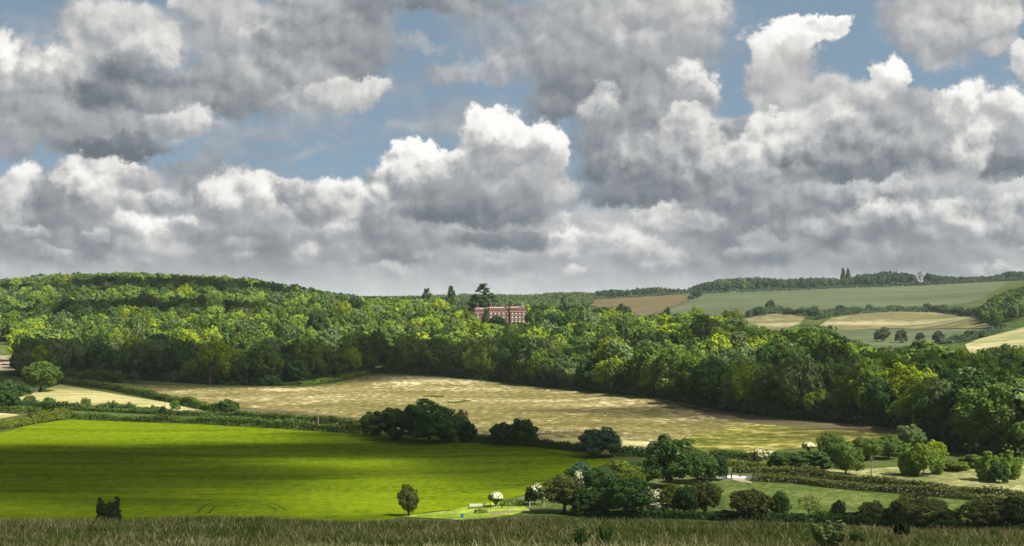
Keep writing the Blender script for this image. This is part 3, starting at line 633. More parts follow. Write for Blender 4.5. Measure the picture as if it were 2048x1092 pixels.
pix_far = [  # lone trees and bushes of the far fields
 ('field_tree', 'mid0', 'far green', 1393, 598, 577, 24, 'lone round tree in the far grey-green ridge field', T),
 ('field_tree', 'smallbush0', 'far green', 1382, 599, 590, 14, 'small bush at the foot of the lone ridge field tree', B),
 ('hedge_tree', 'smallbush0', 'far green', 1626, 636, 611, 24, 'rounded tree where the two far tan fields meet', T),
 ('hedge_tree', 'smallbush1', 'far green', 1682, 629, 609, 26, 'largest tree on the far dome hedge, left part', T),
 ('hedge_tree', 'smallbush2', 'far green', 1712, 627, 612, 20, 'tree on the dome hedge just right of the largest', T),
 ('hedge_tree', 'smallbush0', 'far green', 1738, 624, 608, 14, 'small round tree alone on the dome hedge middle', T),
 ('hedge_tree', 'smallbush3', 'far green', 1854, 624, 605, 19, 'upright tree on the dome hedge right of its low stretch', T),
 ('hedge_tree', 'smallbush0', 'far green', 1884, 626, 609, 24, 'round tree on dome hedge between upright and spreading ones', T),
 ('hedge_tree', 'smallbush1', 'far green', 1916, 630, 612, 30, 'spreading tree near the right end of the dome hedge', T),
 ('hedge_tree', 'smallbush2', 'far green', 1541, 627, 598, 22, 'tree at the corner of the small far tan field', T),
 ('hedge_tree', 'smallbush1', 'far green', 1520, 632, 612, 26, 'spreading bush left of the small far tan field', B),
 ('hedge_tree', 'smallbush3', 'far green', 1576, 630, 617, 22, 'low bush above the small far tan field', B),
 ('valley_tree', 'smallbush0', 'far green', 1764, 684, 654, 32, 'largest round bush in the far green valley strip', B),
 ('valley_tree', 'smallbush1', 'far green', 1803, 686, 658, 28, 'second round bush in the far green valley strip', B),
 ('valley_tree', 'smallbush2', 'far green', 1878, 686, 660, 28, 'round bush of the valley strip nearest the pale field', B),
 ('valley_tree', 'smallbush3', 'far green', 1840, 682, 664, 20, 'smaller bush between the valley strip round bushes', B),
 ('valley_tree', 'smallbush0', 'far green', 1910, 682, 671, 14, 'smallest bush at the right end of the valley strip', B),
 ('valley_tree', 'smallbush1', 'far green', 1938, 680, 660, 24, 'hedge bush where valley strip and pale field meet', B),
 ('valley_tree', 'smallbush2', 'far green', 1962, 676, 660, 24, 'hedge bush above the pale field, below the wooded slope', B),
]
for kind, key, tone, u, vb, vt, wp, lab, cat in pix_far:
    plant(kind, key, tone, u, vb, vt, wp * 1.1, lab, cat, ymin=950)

# ------------------------------------------------------------------ hedges
def hedge(name, label, pix, wid, hgt, tone, dens=1.0, leaf=0.30, ymin=150.0, vary=0.35, world=None, cat='hedge', kind=None):
    p = np.array(world if world is not None else [ground(u, v, ymin) for u, v in pix]); out = []
    for i in range(len(p) - 1):
        n = max(1, int(np.hypot(*(p[i + 1] - p[i])) / 1.0)); out += [p[i] + (p[i + 1] - p[i]) * k / n for k in range(n)]
    p = np.array(out); d = np.gradient(p, axis=0); d /= np.linalg.norm(d, axis=1)[:, None] + 1e-9
    m = len(p); nl = int(m * (wid + 2 * hgt) * 2.1 * dens / (leaf * leaf * 2.2))
    base_n = np.convolve(rs.normal(size=m + 40), np.ones(9) / 9, 'same')[20:20 + m] * 3; hh = hgt * (1 + vary * np.clip(base_n * .45, -.8, 1.1))
    off = np.convolve(rs.normal(size=m + 60), np.ones(21) / 21, 'same')[30:30 + m] * 1.2
    k = rs.randint(0, m, nl); a = rs.uniform(0, math.pi, nl)
    ca, sa = np.cos(a), np.sin(a)
    ex = np.sign(ca) * np.abs(ca) ** .6; ez = sa ** .6
    q = rs.uniform(.7, 1.08, nl)
    lat = ex * wid / 2 * q + off[k]; ht = ez * hh[k] * q
    nv = np.stack([-d[:, 1], d[:, 0]], 1)[k]
    xy = p[k] + nv * lat[:, None] + d[k] * rs.uniform(-.7, .7, nl)[:, None]
    z0 = H(p[:, 0], p[:, 1])[k]
    pos = np.c_[xy, z0 + np.maximum(ht, .05)]
    nr_ = np.c_[nv * ca[:, None], sa + .1] + rs.normal(0, .3, (nl, 3))
    v, f = leaf_quads(pos, nr_, np.full(nl, leaf))
    seg = np.convolve(rs.normal(size=m + 40), np.ones(7) / 7, 'same')[20:20 + m] * .5
    t = (1 + seg[k] * .7).clip(.6, 1.5) * rs.uniform(.84, 1.16, nl)
    c0 = np.array(TONE[tone]); warm = (rs.uniform(-.12, .12, nl) + seg[k][::-1] * .2)
    col = np.repeat(np.stack([c0[0] * t * (1 + warm), c0[1] * t, c0[2] * t], 1), 4, 0)
    x0 = p[m // 2]; o0 = np.array([x0[0], x0[1], Hs(*x0)])
    o = obj(name, mesh(name, v - o0, f, M['leaf_mass'], False, col), None, tuple(o0))
    o['label'] = label; o['category'] = cat
    return o
hedge('hedge', 'thick trimmed hedge along the top of the bright green field', [(138, 838), (260, 843), (400, 848), (560, 857), (730, 868)], 2.4, 2.5, 'mid green', leaf=.32)
hedge('hedge', 'second darker hedge running behind the green field hedge', [(90, 818), (200, 823), (330, 829), (470, 834), (600, 842), (745, 856)], 2.6, 1.9, 'mid green', leaf=.34)
hedge('hedge', 'yellow and russet hedge at the left corner of the green field', [(-60, 866), (0, 857), (60, 848), (132, 838)], 3.4, 3.2, 'olive', leaf=.32)
hedge('hedge', 'diagonal dark hedge between pale meadow and tan field', [(112, 765), (160, 771), (220, 779), (300, 794), (360, 808), (440, 826)], 3.2, 2.8, 'mid green', leaf=.38)
hedge('hedge', 'dark hedge below the pale meadow at left', [(-40, 812), (60, 816), (160, 821), (250, 824), (330, 828)], 3.5, 2.6, 'dark green', leaf=.36)
hedge('hedge', 'short green hedge between russet hedge and edge bushes', [(-40, 826), (0, 825), (60, 826), (100, 829)], 2.4, 2.2, 'mid green', leaf=.34)
hedge('hedge', 'low hedge under the pinkish ploughed strip', [(-60, 752), (0, 751), (44, 750)], 2.4, 2.4, 'mid green', leaf=.4)
hedge('hedge', 'low dark hedge on the green field edge left of the dome bush', [(930, 884), (1000, 889), (1090, 894), (1170, 905)], 3.0, 2.2, 'dark green', leaf=.3)
hedge('hedge', 'low dark hedge between the dome bush and big oak', [(1225, 912), (1270, 912), (1320, 915)], 3.0, 2.0, 'dark green', leaf=.28)
hedge('hedge', 'straight dark hedge left of the cream blossom hawthorns', [(1425, 915), (1480, 917), (1530, 922)], 2.4, 2.0, 'dark green', leaf=.26)
hedge('hedge', 'grassy hedge bank just above the pale lane opening', [(1440, 932), (1500, 933), (1535, 938)], 3.0, 1.2, 'olive', leaf=.24)
hedge('hedge', 'long brown hedge on the far side of the lane', [(1470, 945), (1530, 947), (1620, 953), (1700, 962), (1800, 972), (1900, 984), (2048, 998), (2150, 1006)], 2.4, 1.6, 'brownish green', leaf=.25)
hedge('hedge', 'shorter hedge on the near side of the lane', [(1510, 962), (1580, 966), (1650, 974), (1720, 980), (1820, 988), (1950, 1000), (2150, 1015)], 2.2, 1.5, 'brownish green', leaf=.24)
hedge('hedge', 'low scrub strip under the lower right thorn trees', [(1430, 1040), (1600, 1044), (1800, 1054), (2048, 1066), (2150, 1070)], 2.4, 1.5, 'dark green', leaf=.2, ymin=200)
hedge('hedge', 'low scrub strip under the thorn row left of pasture', [(1150, 1030), (1200, 1033), (1300, 1036), (1430, 1039)], 2.0, 1.0, 'dark green', leaf=.2, ymin=200)
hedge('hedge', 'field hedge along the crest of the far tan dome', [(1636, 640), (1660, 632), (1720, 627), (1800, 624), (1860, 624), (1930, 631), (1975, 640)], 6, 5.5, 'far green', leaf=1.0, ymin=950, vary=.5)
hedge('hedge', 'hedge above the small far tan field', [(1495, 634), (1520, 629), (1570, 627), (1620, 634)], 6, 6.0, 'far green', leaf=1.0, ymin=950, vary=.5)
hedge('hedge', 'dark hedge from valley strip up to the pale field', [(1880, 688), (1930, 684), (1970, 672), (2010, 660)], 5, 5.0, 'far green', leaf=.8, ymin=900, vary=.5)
hedge('hedge', 'scrubby green bank at the foot of the wood by tan field', [(600, 772), (660, 765), (700, 757), (735, 747)], 4, 2.2, 'bright green', leaf=.4)
hedge('weed_patch', 'olive weed patch in the tan field, farther one', [(850, 793), (868, 793), (885, 795)], 3, .5, 'olive', leaf=.25, cat='weeds')
hedge('weed_patch', 'olive weed patch in the tan field, nearer one', [(902, 806), (920, 805), (934, 802)], 3, .5, 'olive', leaf=.25, cat='weeds')
hedge('bramble', 'bramble tuft on the verge beside the mushroom-shaped hawthorn', [(1008, 1013), (1035, 1012), (1050, 1014)], 2, .9, 'mid green', leaf=.18, cat='bramble', ymin=200)
hedge('bramble', 'dark bramble tuft on the verge below the pale rail', [(958, 1027), (966, 1026), (974, 1025)], 1.6, .6, 'mid green', leaf=.16, cat='bramble', ymin=200)

# ------------------------------------------------------------------ the woods
SKY = np.array([(-400, 560), (0, 553), (90, 543), (180, 540), (250, 538), (400, 545), (500, 551), (600, 566), (660, 578), (740, 590), (800, 592), (850, 591), (892, 590), (906, 600), (922, 614), (945, 614), (952, 618), (953, 641), (1052, 643), (1056, 606), (1100, 601), (1200, 610), (1225, 610),
    (1262, 620), (1290, 628), (1312, 618), (1350, 622), (1390, 616), (1440, 628), (1480, 622), (1515, 645), (1560, 655), (1600, 645), (1650, 640), (1690, 662), (1760, 690), (1800, 690), (1830, 666), (1870, 680), (1895, 686), (1930, 700), (1990, 678), (2048, 690), (2400, 690)], float)
front = [ground(u, v) for u, v in [(38, 752), (60, 757), (150, 752), (280, 759), (420, 768), (560, 771), (630, 764), (700, 752), (740, 746), (850, 748), (1000, 761), (1180, 781), (1300, 791), (1450, 820), (1600, 838), (1750, 849), (1860, 862), (1885, 895), (1960, 908), (2048, 914), (2350, 918)]]
back = [at(2350, 640), at(2048, 620), at(1850, 660), at(1650, 780), at(1450, 920), at(1300, 1030), at(1180, 1140), at(1000, 1190), at(850, 1260), at(740, 1450), at(640, 1650), at(250, 1800), at(-300, 1800), at(-300, 905), at(0, 900), at(36, 890)]
WOOD = np.array(front + back)
def hexpts(poly, s, jit=0.32):
    lo, hi = poly.min(0), poly.max(0); pts = []
    for j, y in enumerate(np.arange(lo[1], hi[1], s * .87)):
        for x in np.arange(lo[0] + (j % 2) * s / 2, hi[0], s): pts.append((x + rs.uniform(-jit, jit) * s, y + rs.uniform(-jit, jit) * s))
    pts = np.array(pts); return pts[inpoly(pts[:, 0], pts[:, 1], poly)]
pts = np.concatenate([p for p in [hexpts(WOOD, 11.8)]])
pts = pts[(pts[:, 1] < 760) | (rs.uniform(size=len(pts)) < np.clip(1.25 - pts[:, 1] / 2600, .5, 1))]
# a denser rank right on the wood's front edge, with low shrubs before it
edge = []
for i in range(len(front) - 1):
    a, b = front[i], front[i + 1]; n = max(1, int(np.hypot(*(b - a)) / 7.5))
    for k in range(n): edge.append(a + (b - a) * (k + rs.uniform(-.3, .3)) / n + np.array([rs.uniform(-1, 1), rs.uniform(2.0, 5.0)]))
edge = np.array(edge)
allp = np.concatenate([edge, pts]); isedge = np.arange(len(allp)) < len(edge)
z = H(allp[:, 0], allp[:, 1]); pu, pv = proj(allp[:, 0], allp[:, 1], z)
keep = (pu > -90) & (pu < 2140)
allp, z, pu, pv, isedge = allp[keep], z[keep], pu[keep], pv[keep], isedge[keep]
hh = np.where(isedge, rs.uniform(8.5, 17.5, len(allp)), rs.uniform(13.5, 20.5, len(allp)))
hh *= np.where(rs.uniform(size=len(allp)) < .12, 1.15, 1)
hh *= 1 + .16 * np.sin(allp[:, 0] * .11 + 1.3) * np.cos(allp[:, 1] * .09) + .08 * np.sin(allp[:, 0] * .31)
ww = hh * rs.uniform(.70, 1.08, len(allp)); ww = np.clip(ww, 7.0, 17.5)
# nothing grows through the wood's skyline as the photo shows it, nor through the house or its lawn
lim = np.full(len(allp), 1e9)
for t in (-.32, -.16, 0, .16, .32):
    uu = pu + t * ww * F / allp[:, 1]; lim = np.minimum(lim, 9999)
    vs_ = np.interp(uu, SKY[:, 0], SKY[:, 1]) + rs.uniform(-4, 5, len(allp))
    blk = ~((allp[:, 1] > 1085) & (uu > 948) & (uu < 1056))      # behind the house
    vs_ = np.where(blk, vs_, np.where(uu < 992, 614, 598) + rs.uniform(0, 8, len(allp)))
    zmax = -(vs_ - HOR) / F * allp[:, 1]
    lim = np.minimum(lim, zmax - z)
hh = np.minimum(hh, lim)
near_house = (np.abs(allp[:, 0] + 8.5) < 27) & (np.abs(allp[:, 1] - 1088) < 22)
ok = (hh > 5.0) & ~near_house
allp, z, pu, pv, isedge, hh, ww = allp[ok], z[ok], pu[ok], pv[ok], isedge[ok], hh[ok], ww[ok]
ww = np.minimum(ww, hh * 1.15)
# which trees show largest: a coarse painter's count of the pixels each crown keeps
BW, BH = 1024, 546
buf = np.full((BH, BW), -1, int)
for i in np.argsort(-allp[:, 1]):
    sc = F / allp[i, 1] / 2; u0 = pu[i] / 2; rx = ww[i] * .46 * sc; vt_ = proj(allp[i, 0], allp[i, 1], z[i] + hh[i])[1] / 2; vb_ = pv[i] / 2
    y0, y1 = int(max(0, vt_)), int(min(BH - 1, vb_)); x0, x1 = int(max(0, u0 - rx)), int(min(BW - 1, u0 + rx))
    if x1 < x0 or y1 < y0: continue
    gy, gx = np.mgrid[y0:y1 + 1, x0:x1 + 1]; cy, ry = (vt_ + vb_ * .88) / 2, max(1, (vb_ - vt_) * .46)
    m_ = ((gx - u0) / max(rx, 1)) ** 2 + ((gy - cy) / ry) ** 2 < 1
    buf[y0:y1 + 1, x0:x1 + 1][m_] = i
cnt = np.bincount(buf[buf >= 0], minlength=len(allp))
vt = proj(allp[:, 0], allp[:, 1], z + hh)[1]
# leaf colour of each tree: random tones, with sunlit and shaded bands painted in
def drift(x, y, f, s): return np.sin(x * f + s) * np.cos(y * f * .8 + s * 2.1) + .5 * np.sin(x * f * 2.3 + y * f * 1.7 + s)
yel = np.zeros(len(allp))  # yellow-leaved trees, and sunlit bands painted as yellower leaves
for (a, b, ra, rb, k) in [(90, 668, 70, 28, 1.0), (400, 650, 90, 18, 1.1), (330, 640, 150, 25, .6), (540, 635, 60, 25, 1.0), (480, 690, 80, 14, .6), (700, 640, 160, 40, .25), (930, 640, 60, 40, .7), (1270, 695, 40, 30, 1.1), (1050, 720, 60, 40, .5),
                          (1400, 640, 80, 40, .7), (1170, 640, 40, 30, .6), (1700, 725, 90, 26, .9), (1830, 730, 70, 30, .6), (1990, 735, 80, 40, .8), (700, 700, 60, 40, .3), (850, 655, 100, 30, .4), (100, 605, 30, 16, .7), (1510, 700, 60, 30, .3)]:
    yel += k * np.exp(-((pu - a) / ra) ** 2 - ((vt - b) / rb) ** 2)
dk = np.zeros(len(allp))  # shaded parts of the wood, painted as darker leaves
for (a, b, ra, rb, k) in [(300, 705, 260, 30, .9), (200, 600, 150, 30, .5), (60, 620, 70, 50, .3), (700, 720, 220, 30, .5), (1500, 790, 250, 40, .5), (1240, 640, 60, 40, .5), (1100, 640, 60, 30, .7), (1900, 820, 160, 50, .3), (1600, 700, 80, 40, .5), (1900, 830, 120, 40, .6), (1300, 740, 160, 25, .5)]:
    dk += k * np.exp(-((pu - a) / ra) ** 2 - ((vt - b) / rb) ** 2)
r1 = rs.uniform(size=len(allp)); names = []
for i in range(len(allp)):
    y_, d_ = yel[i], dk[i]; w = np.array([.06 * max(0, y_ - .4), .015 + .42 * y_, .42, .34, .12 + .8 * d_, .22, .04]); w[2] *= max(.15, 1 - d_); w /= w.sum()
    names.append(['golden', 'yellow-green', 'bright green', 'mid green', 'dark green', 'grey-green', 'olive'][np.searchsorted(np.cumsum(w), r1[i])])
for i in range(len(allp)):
    if names[i] in ('golden', 'yellow-green', 'bright green') and pu[i] > 1860 and allp[i, 1] < 440: names[i] = ('mid green', 'dark green')[i % 2]  # right front trees toned down, shade put into their leaf colour
order = [i for i in np.argsort(-cnt) if -5 < pu[i] < 2053][:292]
ind = np.zeros(len(allp), bool); ind[order] = True
def zone(i):
    u, v, fr = pu[i], vt[i], allp[i, 1]
    row = 'in front row' if isedge[i] or pv[i] > np.interp(u, [38, 600, 740, 1000, 1450, 1800, 2048], [742, 762, 738, 752, 806, 836, 890]) else 'behind front row'
    if u < 300: w = 'of wood above clipped bushes'
    elif u < 620: w = 'of wood above tan field tail'
    elif u < 900: w = 'of wood above tan field crest'
    elif u < 1110: w = 'of wood below brick mansion'
    elif u < 1320: w = 'of wood right of mansion'
    elif u < 1520: w = 'of wood below ridge field'
    elif u < 1700: w = 'of wood below far dome'
    elif u < 1880: w = 'of wood beyond meadow willows'
    else: w = 'of wood at right edge'
    return row + ' ' + w
groups = {}
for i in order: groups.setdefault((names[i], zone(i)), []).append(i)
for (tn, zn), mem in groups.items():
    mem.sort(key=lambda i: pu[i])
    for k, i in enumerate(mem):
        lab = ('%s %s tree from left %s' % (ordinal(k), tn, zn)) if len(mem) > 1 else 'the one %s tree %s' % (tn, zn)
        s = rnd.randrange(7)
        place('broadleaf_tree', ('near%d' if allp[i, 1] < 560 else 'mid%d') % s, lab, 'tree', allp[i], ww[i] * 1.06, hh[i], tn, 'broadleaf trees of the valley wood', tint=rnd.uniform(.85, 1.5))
ug = np.array(front) + np.array([0, 1.0])
o = hedge('undergrowth', 'dark tangled undergrowth along the foot of the valley wood', None, 7, 4.2, 'dark green', leaf=.55, vary=.9, world=ug[1:], cat='undergrowth'); o['kind'] = 'stuff'
def mass(name, label, P_, Z_, W_, H_, C_, mat='leaf_mass', **kk):
    """many crowns as one mesh"""
    V, C = [], []
    for i in range(len(P_)):
        v, f, c = LOD[rs.randint(len(LOD))]; a = rs.uniform(0, 6.28); ca, sa = math.cos(a), math.sin(a)
        w = np.stack([(v[:, 0] * ca - v[:, 1] * sa) * W_[i] + P_[i][0], (v[:, 0] * sa + v[:, 1] * ca) * W_[i] + P_[i][1], v[:, 2] * H_[i] + Z_[i]], 1)
        V.append(w); C.append(c * C_[i])
    V = np.concatenate(V); C = np.concatenate(C)
    o = obj(name, mesh(name, V, np.arange(len(V)).reshape(-1, 4), M[mat], False, C)); o['kind'] = 'stuff'; o['label'] = label; o['category'] = 'woodland'
    return o
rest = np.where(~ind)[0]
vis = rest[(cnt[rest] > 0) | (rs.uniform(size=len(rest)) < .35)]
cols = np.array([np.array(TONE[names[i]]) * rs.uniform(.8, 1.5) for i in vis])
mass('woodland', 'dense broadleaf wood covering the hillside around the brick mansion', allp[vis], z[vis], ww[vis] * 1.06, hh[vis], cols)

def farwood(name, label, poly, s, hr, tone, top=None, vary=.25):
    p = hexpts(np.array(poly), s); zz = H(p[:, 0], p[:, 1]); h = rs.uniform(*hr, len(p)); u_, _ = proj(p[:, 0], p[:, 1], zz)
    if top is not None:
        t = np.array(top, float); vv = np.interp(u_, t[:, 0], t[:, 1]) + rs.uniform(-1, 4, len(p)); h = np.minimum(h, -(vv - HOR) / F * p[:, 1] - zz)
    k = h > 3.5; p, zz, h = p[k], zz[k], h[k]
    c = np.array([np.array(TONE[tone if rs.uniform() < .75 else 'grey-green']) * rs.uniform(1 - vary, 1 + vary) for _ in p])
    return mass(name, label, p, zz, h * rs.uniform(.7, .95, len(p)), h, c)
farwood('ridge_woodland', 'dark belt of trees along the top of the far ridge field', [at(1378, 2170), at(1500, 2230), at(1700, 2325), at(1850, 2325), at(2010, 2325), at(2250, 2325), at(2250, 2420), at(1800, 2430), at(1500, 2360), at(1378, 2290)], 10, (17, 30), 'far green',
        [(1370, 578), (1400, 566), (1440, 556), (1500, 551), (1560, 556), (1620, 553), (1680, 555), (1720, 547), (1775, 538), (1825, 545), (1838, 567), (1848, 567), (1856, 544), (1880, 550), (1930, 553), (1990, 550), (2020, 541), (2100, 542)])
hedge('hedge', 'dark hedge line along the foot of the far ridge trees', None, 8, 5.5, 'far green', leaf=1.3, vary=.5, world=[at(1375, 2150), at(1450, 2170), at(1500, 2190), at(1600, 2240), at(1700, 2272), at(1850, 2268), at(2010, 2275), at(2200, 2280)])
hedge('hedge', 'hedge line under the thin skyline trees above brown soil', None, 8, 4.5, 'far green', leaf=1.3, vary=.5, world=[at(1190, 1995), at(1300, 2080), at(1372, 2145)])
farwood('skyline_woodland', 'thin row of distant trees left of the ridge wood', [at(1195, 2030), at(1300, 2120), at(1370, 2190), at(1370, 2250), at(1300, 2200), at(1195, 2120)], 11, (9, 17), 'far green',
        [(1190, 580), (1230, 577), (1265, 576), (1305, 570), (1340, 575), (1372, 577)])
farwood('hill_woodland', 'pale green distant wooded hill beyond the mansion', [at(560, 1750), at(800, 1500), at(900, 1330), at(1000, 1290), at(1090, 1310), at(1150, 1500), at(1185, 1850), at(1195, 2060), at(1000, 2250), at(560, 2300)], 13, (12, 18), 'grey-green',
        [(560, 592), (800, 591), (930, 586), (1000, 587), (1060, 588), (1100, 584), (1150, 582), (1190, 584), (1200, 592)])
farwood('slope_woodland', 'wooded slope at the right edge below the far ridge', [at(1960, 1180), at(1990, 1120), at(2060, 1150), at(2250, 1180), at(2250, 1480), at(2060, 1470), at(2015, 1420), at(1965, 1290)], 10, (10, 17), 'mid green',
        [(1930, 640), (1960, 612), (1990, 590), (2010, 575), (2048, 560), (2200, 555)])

# ------------------------------------------------------------------ brick mansion
m, nt, out = newmat('brick')
bt = N(nt, 'ShaderNodeTexBrick'); bt.inputs['Color1'].default_value = (.17, .070, .050, 1); bt.inputs['Color2'].default_value = (.22, .098, .070, 1); bt.inputs['Mortar'].default_value = (.26, .17, .13, 1); bt.inputs['Scale'].default_value = 1.6
tc = N(nt, 'ShaderNodeTexCoord'); mp = N(nt, 'ShaderNodeMapping'); mp.inputs['Rotation'].default_value = (R(90), 0, 0); nt.links.new(tc.outputs['Object'], mp.inputs[0]); nt.links.new(mp.outputs[0], bt.inputs['Vector'])
nz = noise(nt, tc.outputs['Object'], .5, 5); diffuse(nt, out, mixc(nt, nz, bt.outputs[0], (.15, .068, .05)))
M['brick'] = m
M['dark_brick'] = simple('dark_brick', (.13, .045, .035), .3, 1.0)
M['stone'] = simple('stone', (.42, .34, .28), .2, 1.5)
M['lead'] = simple('lead', (.55, .56, .58), .12, .6)
m, nt, out = newmat('glass'); g = N(nt, 'ShaderNodeBsdfPrincipled'); g.inputs['Base Color'].default_value = (.03, .035, .04, 1); g.inputs['Roughness'].default_value = .08; nt.links.new(g.outputs[0], out.inputs[0]); M['glass'] = m
mx_, my_ = at(1001, 1088); mz = Hs(mx_, my_) - .3
man = root('brick_mansion', 'red-brick mansion with battlements and white windows among hillside trees', 'mansion', (mx_, my_, mz), rz=R(9))
WX0, WX1 = -20.0, 20.0
HTOP = 13.2
def wallbox(name, x0, x1, y0, y1, h, mat='brick'):
    return obj(name, MB().box(x0, x1, y0, y1, 0, h).build(name, M[mat]), man)
blocks = [('wing', -20, -9.2, .6, 14, HTOP - .9, 'brick'), ('wall', -9.2, 4.4, -.6, 16, HTOP - .3, 'brick'), ('bay', 4.4, 7.4, .5, 15, HTOP, 'dark_brick'), ('wall', 7.4, 20, -.9, 16, HTOP, 'brick')]
for nm, x0, x1, y0, y1, h, mt in blocks:
    b = wallbox(nm, x0, x1, y0, y1, h, mt)
    cor = MB().box(x0 - .25, x1 + .25, y0 - .3, y0 - .003, h - 3.0, h - 2.55).build('cornice', M['stone']); obj('cornice', cor, b)
    pa = MB(); n = int((x1 - x0) / 1.5)
    for k in range(n):
        xa = x0 + (x1 - x0) * (k + .15) / n; pa.box(xa, xa + (x1 - x0) / n * .55, y0 + .02, y0 + .5, h + .003, h + .75)
        if k % 2 == 0: pa.box(xa + .1, xa + .45, y0 + .1, y0 + .4, h + .753, h + 1.35)
    obj('parapet', pa.build('parapet', M['brick' if mt == 'brick' else 'dark_brick']), b)
    obj('roof', MB().box(x0 + .4, x1 - .4, y0 + .9, y1 - .4, h + .003, h + .35).box(x0 + 1.2, x1 - 1.2, y0 + 3, y1 - 3, h + .353, h + 1.0).build('roof', M['lead']), b)
def window(x, y, z0, w, h):
    fr = MB(); t = .09
    fr.box(x - w / 2 - t, x - w / 2, y - .14, y + .04, z0, z0 + h).box(x + w / 2, x + w / 2 + t, y - .14, y + .04, z0, z0 + h)
    fr.box(x - w / 2 - t, x + w / 2 + t, y - .16, y + .04, z0 + h + .003, z0 + h + .13).box(x - w / 2 - t - .1, x + w / 2 + t + .05, y - .2, y + .04, z0 - .12, z0 - .003)
    fr.box(x - .05, x + .05, y - .10, y + .02, z0, z0 + h).box(x - w / 2, x + w / 2, y - .11, y + .025, z0 + h * .5, z0 + h * .5 + .1)
    o = obj('window', fr.build('window', M['white_paint']), man)
    obj('pane', MB().box(x - w / 2, x + w / 2, y - .05, y - .01, z0, z0 + h).build('pane', M['glass']), o)
    obj('blind', MB().box(x - w / 2 + .05, x + w / 2 - .05, y - .09, y - .055, z0 + h * .68, z0 + h).build('blind', M['white_paint']), o)
for z0, h in ((1.0, 2.3), (4.3, 2.1), (7.5, 1.8)):
    for x in (-7.4, -4.2, -1.2, 2.4): window(x, -.6, z0, 1.15, h)
    for x in (9.3, 12.2, 15.0, 18.0): window(x, -.9, z0, 1.15, h)
    window(5.9, .5, z0, 1.0, h); window(-17.5, .6, z0, 1.1, h); window(-12.5, .6, z0, 1.1, h)
for x, y, h, w in ((-17.2, 5, 4.2, 1.2), (-6.5, 6, 4.6, 2.2), (-2.3, 7, 4.2, 1.3), (5.6, 6, 5.0, 2.0), (11, 8, 3.6, 1.5)):
    c = obj('chimney', MB().box(x - w / 2, x + w / 2, y - .5, y + .5, HTOP - 1.0, HTOP + h - 1.6).box(x - w / 2 - .15, x + w / 2 + .15, y - .65, y + .65, HTOP + h - 1.597, HTOP + h - 1.3).build('chimney', M['dark_brick']), man)
    p = MB()
    for k in range(max(1, int(w / .6))): p.tube([(x - w / 2 + .35 + k * .6, y, HTOP + h - 1.297), (x - w / 2 + .35 + k * .6, y, HTOP + h - .6)], [.17, .14], 6)
    obj('chimney_pot', p.build('chimney_pot', M['stone']), c)
tw = obj('turret', MB().box(17.3, 18.4, 1, 2.1, HTOP + .36, HTOP + 3.0).box(17.0, 18.7, .7, 2.4, HTOP + 3.003, HTOP + 3.4).build('turret', M['stone']), man)
# ivy climbing the right-hand corner of the house
ivp = np.c_[rs.uniform(20.05, 20.6, 500), rs.uniform(-1.0, 4, 500), rs.uniform(0, 9.5, 500)]
v, f = leaf_quads(ivp, np.c_[np.ones(500), -np.ones(500), np.zeros(500)] + rs.normal(0, .4, (500, 3)), np.full(500, .35))
obj('ivy', mesh('ivy', v, f, M['leaf_mass'], False, np.array((.22, .13, .07))), man)

# ------------------------------------------------------------------ small things in the fields
def pole(u, vb, vt, label, r=.13, arm=True, mat='pole_wood', ymin=200):
    p = ground(u, vb, ymin); z0 = Hs(*p); _, sz = ray(u, vt); h = sz * p[1] - z0
    e = root('utility_pole', label, 'pole', (p[0], p[1], z0))
    obj('shaft', MB().tube([(0, 0, -.3), (0, 0, h * .5), (0, 0, h)], [r * 1.15, r, r * .8], 8).build('shaft', M[mat]), e)
    if arm:
        a = obj('crossarm', MB().box(-.55, .55, -.06 - r, -r, h - .55, h - .42).build('crossarm', M['dark_wood']), e)
        for x in (-.45, .45): obj('insulator', MB().tube([(x, -.03 - r, h - .417), (x, -.03 - r, h - .25)], [.05, .03], 6).build('insulator', M['metal_cap']), a)
    return e
pole(636, 852, 817, 'pale wooden pole standing in the hedge below the tan field', .15)
pole(1743, 961, 914, 'pale grey pole beside the lane on the shrub meadow', .16)
pole(330, 826, 801, 'thin dark pole on the pale meadow left of diagonal hedge', .12, False, 'dark_wood')
# reddish bare trunk in the wood's edge
p = ground(424, 768); z0 = Hs(*p)
e = root('dead_tree', 'reddish bare trunk among the dark trees behind the tan field tail', 'tree', (p[0], p[1] - 4.5, z0))
obj('trunk', MB().tube([(0, 0, -.2), (.1, 0, 4), (.2, 0, 6.5), (.1, 0, 8.5)], [.30, .28, .22, .10], 8).build('trunk', M['red_bark']), e)
b_ = MB()
for k in range(5): b_.tube([(.15, 0, 4 + k * .8), (.6 * (-1) ** k, .2, 5 + k * .8), (1.1 * (-1) ** k, .3, 6 + k * .7)], [.16, .1, .04], 5)
obj('branches', b_.build('branches', M['red_bark']), e)
# pale rail between dark posts at the foot of the green field
p = ground(951, 1018, 200); z0 = Hs(*p)
e = root('rail_fence', 'short pale timber rail between dark posts at the green field foot', 'fence', (p[0], p[1], z0), rz=R(4))
for x in (-1.25, 1.65, 2.8, 5.0):
    hz = Hs(p[0] + x, p[1]) - z0; obj('post', MB().box(x - .08, x + .08, -.08, .08, hz - .3, hz + (1.05 if x < 3 else .8)).build('post', M['dark_wood']), e)
obj('rail', MB().box(-1.17, 1.3, -.12, .12, .58, .95).build('rail', M['pale_wood']), e)
obj('lower_rail', MB().box(-1.1, 2.6, -.03, .03, .22, .34).build('lower_rail', M['dark_wood']), e)
